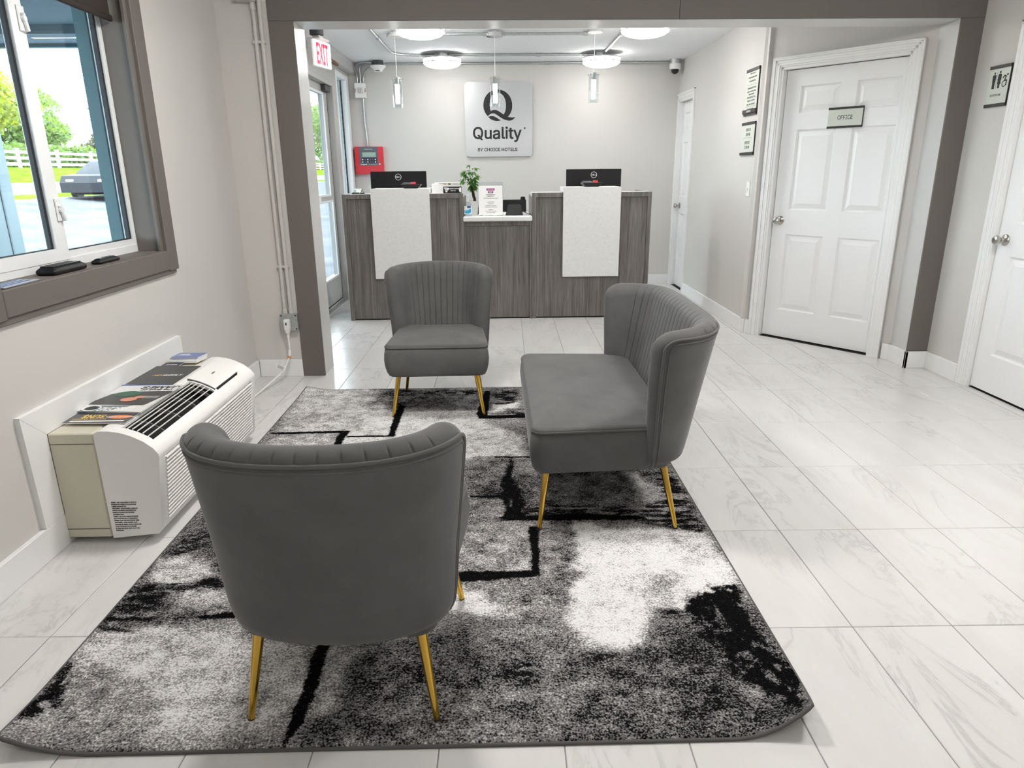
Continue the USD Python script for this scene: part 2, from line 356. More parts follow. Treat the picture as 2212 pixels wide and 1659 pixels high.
# walls
def struct(name, mesh, m, label, cat_, smooth=False): return one(name, mesh, m, label, cat_, kind='structure', smooth=smooth)
WY0, WY1, WZ0, WZ1 = 2.30, 3.50, 0.975, 2.18                 # window opening
struct('wall_left', cut(bx(-1.86, XL, YREAR - .2, 4.9, 0, ZC), bx(-2, -1.5, WY0, WY1, WZ0, WZ1)), wall_paint, 'pale grey left wall with the window and air conditioner', 'wall')
struct('wall_left_return', bx(-1.86, -1.345, YP0, YP1, 0, ZC), wall_paint, 'short grey wall behind the two pipes beside the portal', 'wall')
DY0, DY1 = 6.45, 7.53                                        # entrance door opening
far_left = cut(bx(-1.765, XFL, YP1, YF + .2, 0, ZC), bx(-2, -1.5, DY0, DY1, -1, 2.20), bx(-2, -1.5, 7.72, 8.33, 0.10, 2.345))
struct('wall_left_far', far_left, frame_gray, 'grey painted wall around the glass entrance door', 'wall')
struct('wall_right_outer', bx(3.131, 3.25, YREAR - .2, YF + .25, -.1, ZC + .15), frame_gray, 'unseen wall added behind the office and restroom doors to block outside light', 'wall')  # added out of view to stop outside light at the door gaps
struct('wall_far', bx(-1.86, 3.13, YF, YF + .2, 0, ZC), wall_paint, 'pale grey wall behind the reception desk', 'wall')
DR0, DR1 = 7.80, 8.31                                        # narrow view door on the far right wall (y range of its opening)
struct('wall_right_far', cut(bx(XFR, XFR + .15, 5.72, YF + .2, 0, ZC), bx(1.9, 2.16, 7.80, 8.36, -1, 2.09)), wall_paint, 'pale grey wall with the stacked check-in signs', 'wall')
def aw(a, b, c, d, n0, n1, bev=0.0):     # box in the angled wall's own frame: along, up, out
    return put(bx(a, b, c, d, n0, n1, bev), OA, **AW)
ang = cut(aw(-.105, 1.16, 0, ZC, -.14, -.02), aw(.07, 1.0, -1, 2.075, -.3, .1))
struct('wall_angled', ang, wall_paint, 'pale grey diagonal wall around the office door', 'wall')
struct('wall_right', cut(bx(XR, XR + .15, YREAR - .2, 4.9, 0, ZC), bx(2.9, 3.04, 3.23, 4.15, -1, 2.06)), wall_paint, 'pale grey right wall beside the restroom door', 'wall')
struct('wall_rear', bx(-1.86, XR + .15, YREAR - .2, YREAR, 0, ZC), wall_paint, 'pale grey wall behind the camera', 'wall')
struct('ceiling', cat(bx(-1.86, 3.13, YREAR - .2, YP0 + .05, ZC, ZC + .15), bx(-1.86, 3.13, YP0 + .05, YF + .2, ZC, ZC + .15)), ceiling_mat, 'white popcorn ceiling with exposed conduits', 'ceiling')
# unseen outer skin, placed so that no light leaks round the corners
struct('roof', bx(-1.95, 3.2, YREAR - .3, YF + .3, ZC + .15, ZC + .30), frame_gray, 'unseen flat roof over both rooms, placed to keep daylight out', 'roof')

# portal: columns and beam, taupe in front and wall grey inside
def two_tone(name, core, skin, label, cat_):
    t = Thing(name, label, cat_, kind='structure'); t.part('core', core, gray_gloss); t.part('facing', skin, taupe); t.done()
two_tone('column', bx(-1.345, -1.203, YP0 + .004, YP1, 0, ZB), bx(-1.348, -1.200, YP0 - .012, YP0 + .004, 0, ZB, .002), 'taupe column left of the portal beside the pipes', 'column')
two_tone('column', cat(bx(2.840, XR, YP0 + .004, YP1, 0, ZB), bx(2.84, XR + .1, YP1 - .01, 5.1, 0, ZC)), bx(2.838, XR, YP0 - .012, YP0 + .004, .12, ZB, .002), 'taupe column right of the portal beside the restroom wall', 'column')
two_tone('beam', bx(-1.345, XR, YP0 + .004, YP1, ZB, ZC), cat(bx(-1.348, 1.1130, YP0 - .014, YP0 + .004, ZB, ZC, .002), bx(1.1145, XR, YP0 - .014, YP0 + .004, ZB, ZC, .002)), 'wide taupe beam across the top of the portal', 'beam')
# bulkhead along the far left wall, with a raw board end under it
struct('trim_1', bx(XFL, -1.56, 5.6, YF, 2.385, ZC, .004), frame_gray, 'grey bulkhead boxed along the ceiling above the entrance', 'trim')
one('wood_offcut', bx(-1.60, -1.575, 7.15, 7.62, 2.365, 2.385), mat('raw_wood', (0.20, 0.10, 0.05), 0.7), 'raw brown wood strip under the bulkhead above the entrance', 'wood strip')

# baseboards
def base(name, m, label): struct(name, m, white_trim, label, 'baseboard')
bb = .016; BZ = .118
base('baseboard_left', bx(XL, XL + .02, YREAR, 4.58, 0, BZ, .002), 'white baseboard along the left wall under the air conditioner')
base('baseboard_left_return', bx(XL + .02, -1.348, YP0 - .016, YP0, 0, BZ, .002), 'short white baseboard under the pipes and outlet')
base('baseboard_far', bx(XFL, XFR, YF - .016, YF, 0, BZ, .002), 'white baseboard along the wall behind the desk')
base('baseboard_right_far', bx(XFR - .018, XFR, 5.74, 7.72, 0, BZ, .002), 'white baseboard under the check-in signs')
base('baseboard_angled', cat(aw(-.10, -.002, 0, BZ, -.02, 0.0, .002), aw(1.085, 1.15, 0, BZ, -.02, 0.0, .002)), 'white baseboard stubs beside the office door')
base('baseboard_right', cat(bx(2.822, 2.84, YP0 - .03, 4.87, 0, BZ, .002), bx(2.822, XR, YP0 - .03, YP0 - .012, 0, BZ, .002), bx(XR - .018, XR, 4.235, YP0 - .03, 0, BZ, .002)), 'white baseboard around the right column')
base('baseboard_right_near', bx(XR - .018, XR, YREAR, 3.14, 0, BZ, .002), 'white baseboard along the near right wall')

# ---- window_1: white vinyl slider in the left wall, taupe casing, teal outside trim
W = Thing('window_1', 'white vinyl sliding window with taupe casing above the air conditioner', 'window', kind='structure')
XC = XL + .022
W.part('casing', bx(XL, XC, 3.50, 3.60, .875, 2.5, .003), taupe)
W.part('casing', bx(XL, XC, 2.20, 2.30, .875, 2.5, .003), taupe)
W.part('casing', bx(XL, XC, 2.30, 3.50, .882, .975, .003), taupe)
W.part('casing', bx(XL, XC, 2.30, 3.50, WZ1, 2.28, .003), taupe)
W.part('apron_lip', bx(XL, XL + .014, 2.21, 3.585, .858, .885, .002), taupe)
W.part('reveal_lining', cut(bx(-1.775, XL + .004, WY0 - .003, WY1 + .003, WZ0 - .003, WZ1 + .003), bx(-1.9, -1.5, WY0 + .014, WY1 - .014, WZ0 + .002, WZ1 - .014)), taupe)
W.part('reveal_bead', bx(XL - .010, XL + .006, WY1 - .030, WY1 - .012, WZ0, WZ1, .002), taupe)
fx0, fx1 = -1.828, -1.775
W.part('outer_frame', cut(bx(fx0, fx1, WY0, WY1, WZ0, WZ1), bx(-2, -1, WY0 + .036, WY1 - .020, WZ0 + .036, WZ1 - .036)), white_vinyl)
def sash(y0, y1, x0, x1, stile_l, stile_r, rail):
    return cut(bx(x0, x1, y0, y1, WZ0 + .030, WZ1 - .03, .002), bx(-2, -1, y0 + stile_l, y1 - stile_r, WZ0 + .030 + rail, WZ1 - .03 - rail))
W.part('sash', sash(2.33, 2.925, -1.812, -1.772, .05, .078, .05), white_vinyl, sub=[
    ('glass', bx(-1.794, -1.790, 2.37, 2.855, WZ0 + .07, WZ1 - .07), window_glass),
    ('gasket', cut(bx(-1.800, -1.784, 2.375, 2.848, WZ0 + .079, WZ1 - .079), bx(-2, -1, 2.38, 2.832, WZ0 + .083, WZ1 - .083)), gasket)])
W.part('sash', sash(2.885, 3.482, -1.812, -1.779, .045, .018, .034), white_vinyl, sub=[
    ('glass', bx(-1.800, -1.796, 2.92, 3.472, WZ0 + .055, WZ1 - .06), window_glass),
    ('gasket', cut(bx(-1.806, -1.787, 2.929, 3.465, WZ0 + .063, WZ1 - .063), bx(-2, -1, 2.934, 3.450, WZ0 + .068, WZ1 - .068)), gasket)])
for zz in (1.205, 1.90):
    lk = cat(bx(-1.772, -1.764, 2.885, 2.925, zz - .045, zz + .045, .003), rot(bx(-1.764, -1.75, 2.897, 2.910, zz - .045, zz + .02, .003), .25, (1, 0, 0), (-1.757, 2.903, zz)), cyl(.011, 0, 1, (0, 0)).apply_transform(np.array([[0, 0, .012, -1.764], [1, 0, 0, 2.903], [0, 1, 0, zz], [0, 0, 0, 1.0]])))
    W.part('sash_lock', lk, white_vinyl)
W.part('exterior_trim', cut(bx(-1.885, -1.829, WY0 - .08, WY1 + .06, WZ0 - .08, WZ1 + .08), bx(-3, -1, WY0 + .03, WY1 - .032, WZ0 + .045, WZ1 - .03)), teal)
W.done()
S = Thing('roller_shade', 'dark brown roller shade drawn up at the window top', 'blind')
S.part('fabric', bx(-1.722, -1.720, 2.325, 3.470, 2.02, 2.162), brown_shade)
S.part('hem_bar', bx(-1.728, -1.712, 2.320, 3.478, 1.995, 2.022, .004), mat('shade_bar', (0.028, 0.021, 0.018), 0.5))
S.done()

# ---- doors
def panel_mesh(w, h):
    """A moulded door panel in sign space: sloped recess, flat channel and raised field."""
    rings = []
    for ins, z in ((0, 0), (.009, -.013), (.016, -.013), (.046, -.003), (.049, -.0015)):
        rings.append([(ins, ins, z), (w - ins, ins, z), (w - ins, h - ins, z), (ins, h - ins, z)])
    v = np.array(rings).reshape(-1, 3); f = []
    for i in range(len(rings) - 1):
        for j in range(4):
            a, b, c, d = i * 4 + j, i * 4 + (j + 1) % 4, (i + 1) * 4 + (j + 1) % 4, (i + 1) * 4 + j
            f += [[a, b, c], [a, c, d]]
    k = (len(rings) - 1) * 4; f += [[k, k + 1, k + 2], [k, k + 2, k + 3]]
    return trimesh.Trimesh(v, f, process=False)
def knob_mesh(r=.027):
    return lathe([(0, 0), (.034, 0), (.034, .005), (.028, .010), (.013, .014), (.012, .032), (.020, .040), (r, .050), (r + .001, .058), (r - .003, .067), (.014, .071), (0, .071)], 28)
def key_face(): return lathe([(0, .0712), (.011, .0712), (.011, .073), (.0, .073)], 20)
def casing_set(w, h, cw, prof):
    """Moulded casing round an opening w x h (sign space, origin at the opening's lower left corner). prof: list of (inset from the inner edge, out)."""
    out = []
    for k in range(len(prof) - 1):
        (a, za), (b, zb_) = prof[k], prof[k + 1]
        t0, t1 = min(a, b), max(a, b)
        zt = max(za, zb_)
        out.append((t0, t1, zt))
    legs = []
    for side in (0, 1):
        ms = [bx(-t1 if not side else w + t0, -t0 if not side else w + t1, 0, h + t1, 0, z, .0015) for t0, t1, z in out]
        legs.append(cat(*ms))
    head = cat(*[bx(-t1, w + t1, h + t0, h + t1, 0, z, .0015) for t0, t1, z in out])
    return legs + [head]
PROF = [(0, .010), (.012, .010), (.030, .014), (.046, .011), (.058, .019), (.070, .019)]
def six_panel_door(name, label, o, fr, W0, H0, knob_side, knob_z, lever=False, cw=.07, leaf_gap=.004, depth=.055, extra=()):
    """Opening W0 x H0 at o in the frame fr. The casing stands on the wall, the leaf sits depth behind the wall face."""
    P = lambda m: put(m, o, **fr)
    D = Thing(name, label, 'door', kind='structure')
    for m in casing_set(W0, H0, cw, PROF): D.part('casing', P(m), white_trim)
    j = cat(bx(0, .018, 0, H0, -.12, .004), bx(W0 - .018, W0, 0, H0, -.12, .004), bx(0, W0, H0 - .018, H0, -.12, .004))
    D.part('jamb', P(j), white_trim)
    D.part('door_stop', P(cat(bx(.018, .030, 0, H0 - .018, -.12, -depth - .036, .001), bx(W0 - .030, W0 - .018, 0, H0 - .018, -.12, -depth - .036, .001))), white_trim)
    lw, lh = W0 - .036 - 2 * leaf_gap, H0 - .018 - leaf_gap - .012
    x0, z0 = .018 + leaf_gap, .012
    s = lw / .858
    cols = [(.117 * s, .412 * s), (.525 * s, .818 * s)] if lw > .7 else [(.10 * s, .40 * s), (.46 * s, .76 * s)]
    rows = [(.240, .845), (1.035, 1.630), (1.750, 1.940)]
    k = lh / 2.045
    slab = bx(x0, x0 + lw, z0, z0 + lh, -depth - .035, -depth)
    holes, pans = [], []
    for (a, b) in cols:
        for (c, d) in rows:
            holes.append(bx(x0 + a, x0 + b, z0 + (c - z0) * k, z0 + (d - z0) * k, -depth - .016, -depth + .01))
            pm = panel_mesh(b - a, (d - c) * k); pans.append(('panel', P(move(pm, x0 + a, z0 + (c - z0) * k, -depth)), white_door))
    D.part('leaf', P(cut(slab, *holes)), white_door, sub=pans)
    kx = x0 + .062 if knob_side == 'l' else x0 + lw - .062
    K = [P(move(knob_mesh(), kx, knob_z, -depth))]
    D.part('knob', K[0], nickel, 40, label='satin nickel door knob', sub=[('keyway', P(move(key_face(), kx, knob_z, -depth)), chrome)])
    D.part('threshold_gap', P(bx(.018, W0 - .018, 0, .003, -.12, -.02)), dark_void)  # dark sheet painted as the shade under the leaf
    D.done()
six_panel_door('door_1', 'white six-panel office door on the diagonal wall', OA + AW['u'] * .072, AW, .932, 2.068, 'l', .945, depth=.05)
six_panel_door('door_2', 'white six-panel restroom door cut off by the right edge', V3(XR, 4.160, 0), RW, .93, 2.055, 'l', .925, depth=.022)
six_panel_door('door_3', 'narrow white door on the far right wall behind the desk', V3(XFR, 8.365, 0), RW, .575, 2.085, 'l', .935, depth=.05)

# entrance door_4: grey metal storefront door with two glass lights, sidelite window_2
E_ = Thing('door_4', 'grey metal entrance door with glass panes beyond the column', 'door', kind='structure')
xd0, xd1 = -1.745, -1.70
zg = [(.305, 1.055), (1.125, 2.075)]
leaf = cut(bx(xd0, xd1, DY0 + .03, 7.515, .04, 2.165, .002), bx(-2, -1, DY0 + .12, 7.395, zg[0][0], zg[0][1]), bx(-2, -1, DY0 + .12, 7.335, zg[1][0], zg[1][1]))
E_.part('leaf', leaf, frame_gray, sub=[('glass', bx(-1.725, -1.719, DY0 + .11, 7.40, zg[0][0] - .01, zg[0][1] + .01), window_glass),
    ('glass', bx(-1.725, -1.719, DY0 + .11, 7.34, zg[1][0] - .01, zg[1][1] + .01), window_glass),
    ('glazing_bead', cut(bx(-1.702, -1.692, DY0 + .105, 7.41, zg[0][0] - .015, zg[0][1] + .015), bx(-2, -1, DY0 + .125, 7.39, zg[0][0] + .005, zg[0][1] - .005)), white_vinyl),
    ('glazing_bead', cut(bx(-1.702, -1.692, DY0 + .105, 7.35, zg[1][0] - .015, zg[1][1] + .015), bx(-2, -1, DY0 + .125, 7.33, zg[1][0] + .005, zg[1][1] - .005)), white_vinyl),
    ('push_sticker', bx(-1.699, -1.697, 6.80, 6.93, 1.065, 1.115), ink_white)])
E_.part('header', cat(bx(-1.76, -1.635, DY0 - .06, 7.56, 2.165, 2.21, .003)), frame_gray)
E_.part('door_closer', bx(-1.70, -1.655, 7.30, 7.50, 2.105, 2.16, .004), dark_grey)
E_.part('mullion', bx(-1.762, -1.637, 7.53, 7.715, 0, 2.36, .003), frame_gray)
E_.part('weather_seal', bx(-1.735, -1.700, 7.514, 7.531, .04, 2.165), gasket)
E_.part('threshold', cat(bx(-1.76, -1.640, DY0, 7.53, 0, .012, .004), bx(-1.745, -1.69, DY0, 7.53, .012, .03, .006)), mat('aluminium', (0.6, 0.61, 0.62), 0.35, 0.9))
E_.part('bottom_sweep', bx(-1.742, -1.698, DY0 + .03, 7.515, .030, .040), gasket)
E_.done()
L2 = Thing('window_2', 'tall narrow sidelite window beside the entrance door', 'window', kind='structure')
L2.part('frame', cut(bx(-1.755, -1.634, 7.716, 8.335, .10, 2.35, .003), bx(-2, -1, 7.76, 8.225, .15, 2.30)), white_vinyl)
L2.part('gasket', bx(-1.70, -1.690, 8.195, 8.226, .15, 2.30), gasket)
L2.part('glass', bx(-1.712, -1.706, 7.75, 8.23, .14, 2.31), window_glass)
L2.part('vertical_blind', cat(*[rot(bx(-1.75, -1.747, 7.79 + k * .075, 7.85 + k * .075, .16, 2.28), .35 + .04 * k, (0, 0, 1), (-1.748, 7.82 + k * .075, 0)) for k in range(3)]), white_vinyl)  # whitish upright strips behind the sidelite glass
L2.done()

# ================================================================ seating
def chair_parts(L):
    """Backrest shell, seat and legs in local metres: the front feet at y = 0, the back at +y; L is the straight length added for a settee."""
    z0 = .245
    th = np.linspace(-PI / 2, PI / 2, 721)
    e = 2 / 2.25
    ux, uy = np.sign(np.sin(th)) * np.abs(np.sin(th)) ** e, np.sign(np.cos(th)) * np.abs(np.cos(th)) ** e
    k = 360
    ux = np.concatenate([ux[:k + 1], ux[k:]]); uy = np.concatenate([uy[:k + 1], uy[k:]])
    lx = np.concatenate([np.full(k + 1, -.5), np.full(361, .5)])
    if L > 0:
        m = 80; ins = np.zeros(m)
        ux = np.concatenate([ux[:k + 1], ins, ux[k + 1:]]); uy = np.concatenate([uy[:k + 1], ins + 1, uy[k + 1:]]); lx = np.concatenate([lx[:k + 1], np.linspace(-.5, .5, m), lx[k + 1:]])
    rx, ry = .27 * ux + L * lx, .19 * uy
    s = np.concatenate([[0], np.cumsum(np.hypot(np.diff(rx), np.diff(ry)))]); LT = s[-1] * 1.08; c_ = s / s[-1]
    H = .047
    wz = lambda z: np.interp(z, [.245, .26, .29, .34, .46, .60, .80], [.212, .226, .238, .245, .252, .266, .284])
    yr = lambda z: np.interp(z, [.24, .42, .80], [.522, .560, .640]) + (.018 if L else 0)
    yf = lambda z: np.interp(z, [.24, .42, .60, .80], [.398, .396, .392, .395])
    ztop = lambda c: .779 + .017 * np.sin(PI * np.clip(c, 0, 1)) ** .8
    RC, RT, RB = .070, .052, .03
    def zrim(c):
        ed = np.minimum(c, 1 - c) * LT; zt = ztop(c)
        return np.where(ed < RC, zt - (RC - np.sqrt(np.maximum(RC ** 2 - (RC - ed) ** 2, 0))), zt)
    def dist(c, z):
        ed = np.minimum(c, 1 - c) * LT; dt = ztop(c) - z
        cor = RC - np.hypot(RC - ed, RC - dt)
        return np.maximum(np.where((ed < RC) & (dt < RC), cor, np.minimum(ed, dt)), 0)
    def center(c, z):
        x = wz(z) * np.interp(c, c_, ux) + L * np.interp(c, c_, lx); y = yf(z) + (yr(z) - yf(z)) * np.interp(c, c_, uy); return np.stack([x, y, z], -1)
    def frame(c, z):
        d = 2e-3; a, b = center(np.clip(c - d, 0, 1), z), center(np.clip(c + d, 0, 1), z); t = b - a; t[..., 2] = 0
        t /= np.linalg.norm(t, axis=-1, keepdims=True); return np.stack([-t[..., 1], t[..., 0], 0 * z], -1)
    NCH = 12 if L == 0 else 19
    c0 = .17 if L == 0 else .115
    def tuft(c, z):
        q = (c - c0) / (1 - 2 * c0) * NCH; inside = (q > -.02) & (q < NCH + .02)
        ph = np.abs(q - np.round(q))
        g = np.exp(-(ph / .05) ** 2) * .0048 - np.abs(np.sin(PI * q)) ** .7 * .0022
        return np.where(inside, g, 0.0)
    def side(c, z, sgn, tufted=True):
        d = dist(c, z); h = H * np.sqrt(np.maximum(0, 1 - (1 - np.clip(d / RT, 0, 1)) ** 2))
        db = np.clip((z - z0) / RB, 0, 1); hb = np.sqrt(np.maximum(0, 1 - (1 - db) ** 2)) if sgn > 0 else 1.0
        p = center(c, z); n = frame(c, z); off = sgn * h * (np.where(db < 1, .45 + .55 * hb, 1.0) if sgn > 0 else 1.0)
        if tufted:
            g = tuft(c, z) * np.clip(d / .012, 0, 1) if sgn < 0 else tuft(c, z) * np.clip((.028 - d) / .01, 0, 1) * np.clip(d / .012, 0, 1)
            off = off - sgn * g
        return p + n * off[..., None]
    NC, NV = (NCH * 28 + 90, 44)
    ce = np.concatenate([[0], np.cumsum(1 + 0 * np.arange(NC))]) / NC
    ce = .5 - .5 * np.cos(PI * ce) if False else ce
    e_ = np.linspace(0, 1, 16) ** 1.8 * .06
    ce = np.unique(np.concatenate([e_, np.linspace(.06, .94, NC), 1 - e_]))
    tv = 1 - (1 - np.linspace(0, 1, NV)) ** 1.9
    Cg, Tg = np.meshgrid(ce, tv, indexing='ij'); Zg = z0 + (zrim(Cg) - z0) * Tg
    n1, n2 = Cg.shape
    A, B = side(Cg, Zg, -1).reshape(-1, 3), side(Cg, Zg, 1).reshape(-1, 3)
    i, j = np.meshgrid(np.arange(n1 - 1), np.arange(n2 - 1), indexing='ij'); q = (i * n2 + j).ravel()
    fa = np.concatenate([np.stack([q, q + n2, q + n2 + 1], 1), np.stack([q, q + n2 + 1, q + 1], 1)])
    back = trimesh.Trimesh(np.vstack([A, B]), np.vstack([fa, fa[:, ::-1] + len(A)]), process=False)
    bot = []
    for a in range(n1 - 1):
        p, r = a * n2, (a + 1) * n2; bot += [[p, p + len(A), r], [r, p + len(A), r + len(A)]]
    back = trimesh.Trimesh(back.vertices, np.vstack([back.faces, bot]), process=False); back.merge_vertices(digits_vertex=5)
    if trimesh.Trimesh(back.vertices, back.faces).volume < 0: back.invert()
    def rim(delta, lift, zb):
        rc = RC - delta; E0 = delta / LT; pts = []
        for z in np.linspace(zb, ztop(.06) - RC, 26): pts.append((E0, z))
        for a in np.linspace(0, PI / 2, 14)[1:]: pts.append((E0 + (rc - rc * math.cos(a)) / LT, ztop(.1) - RC + rc * math.sin(a)))
        up = len(pts)
        mid = np.linspace(pts[-1][0], 1 - pts[-1][0], 90)[1:-1]
        P = pts + [(m_, float(ztop(np.array(m_))) - delta + (pts[-1][1] - (float(ztop(np.array(pts[-1][0]))) - delta)) * max(0, 1 - min(m_ - pts[-1][0], 1 - pts[-1][0] - m_) / .06)) for m_ in mid] + [(1 - a, b) for a, b in pts[::-1]]
        c, z = np.array(P).T
        return side(c, z, 1, False) + frame(c, z) * lift
    pip = tube(rim(.028, .0025, z0 + .01), .0052, 8)
    welt = tube(rim(.043, -.0005, z0 + .01), .0034, 6)
    # seat
    def plan(a, y0, y1, r, n=24):
        P = []
        for cx, cy_, s0 in ((a - r, y1 - r, 0), (-a + r, y1 - r, PI / 2), (-a + r, y0 + r, PI), (a - r, y0 + r, 1.5 * PI)):
            for t in np.linspace(s0, s0 + PI / 2, n): P.append((cx + r * math.cos(t), cy_ + r * math.sin(t)))
        return np.array(P)
    def loft(rings, crown=None):
        n = len(rings[0]); v = np.vstack(rings); f = []
        for a in range(len(rings) - 1):
            for b in range(n):
                p, q_, r_, s_ = a * n + b, a * n + (b + 1) % n, (a + 1) * n + (b + 1) % n, (a + 1) * n + b
                f += [[p, q_, r_], [p, r_, s_]]
        v = np.vstack([v, rings[0].mean(0), rings[-1].mean(0)]); k0, k1 = len(v) - 2, len(v) - 1; o = (len(rings) - 1) * n
        for b in range(n): f += [[k0, (b + 1) % n, b], [k1, o + b, o + (b + 1) % n]]
        return trimesh.Trimesh(v, f, process=False)
    hw, ya, yb_ = .282 + L / 2, -.030, .50
    def tap(p):
        t = np.clip((p[:, 1] - .30) / .2, 0, 1); t = t * t * (3 - 2 * t); return np.column_stack([p[:, 0] - np.sign(p[:, 0]) * .035 * t * np.clip(np.abs(p[:, 0]) / hw, 0, 1), p[:, 1]])
    def ring(off, z, r=.045): p = tap(plan(hw + off, ya - off, yb_, r)); return np.column_stack([p, np.full(len(p), z)])
    base = loft([ring(-.032, .236), ring(-.020, .2365), ring(-.012, .240), ring(-.002, .262), ring(.006, .30), ring(.009, .335), ring(.006, .37), ring(0.0, .398), ring(-.010, .402)])
    cush = [ring(-.008, .398), ring(-.001, .404), ring(.001, .412), ring(-.006, .421)]
    p0 = tap(plan(hw - .006, ya + .006, yb_, .045)); ctr = p0.mean(0)
    for sc in np.concatenate([np.linspace(.975, .5, 12), [.3, .12, .02]]):
        cush.append(np.column_stack([ctr + (p0 - ctr) * sc, np.full(len(p0), .421 + .030 * (1 - sc ** 2.2))]))
    cushion = loft(cush)
    pr = tap(plan(hw - .001, ya + .001, yb_, .045)); sp_ = closed_tube(np.column_stack([pr, np.full(len(pr), .405)]), .0058, 8)
    legs = []
    for sx in (-1, 1):
        for (xf, yf_, xt, yt) in ((.257, 0.0, .218, .030), (.237 if L == 0 else .270, .516 if L == 0 else .528, .203, .480)):
            X = lambda q: sx * (q + L / 2)
            z = np.array([0, .004, .012, .10, .238]); u = z / .238
            pts = np.column_stack([X(xf) + (X(xt) - X(xf)) * u, yf_ + (yt - yf_) * u, z])
            legs.append((tube(pts[1:], [.0085, .0088, .0112, .0145], 20), tube(pts[:2] + [[0, 0, 0], [0, 0, .001]], .0084, 16)))
    return back, pip, welt, base, cushion, sp_, legs
def build_seat(name, label, cat_, L, loc, rotz, group=None):
    back, pip, welt, base, cushion, sp_, legs = chair_parts(L)
    S = Thing(name, label, cat_, group, loc=loc, rotz=rotz)
    S.part('backrest', back, velvet, True, label='channel-tufted curved back', sub=[('piping', pip, velvet, True), ('welt_seam', welt, velvet, True)])
    S.part('seat_base', base, velvet, 50)
    S.part('seat_cushion', cushion, velvet, 60, sub=[('piping', sp_, velvet, True)])
    for lg, ft in legs: S.part('leg', lg, gold, 40, label='slim splayed gold metal leg', sub=[('foot_cap', ft, foot_black)])
    return S.done()
ZR = .0125     # top of the rug
near = build_seat('accent_chair', 'grey velvet chair in front, seen from its plain rounded back', 'chair', 0.0, (-.389, 1.945, ZR), PI - math.radians(2.0))
copy_of(near.prim, (-.347, 3.700, ZR), math.radians(0.9), 'grey velvet chair facing the camera in front of the reception desk')
build_seat('settee', 'wide grey velvet settee on the rug seen from its side', 'sofa', .545, (.146, 2.912, ZR), -PI / 2)

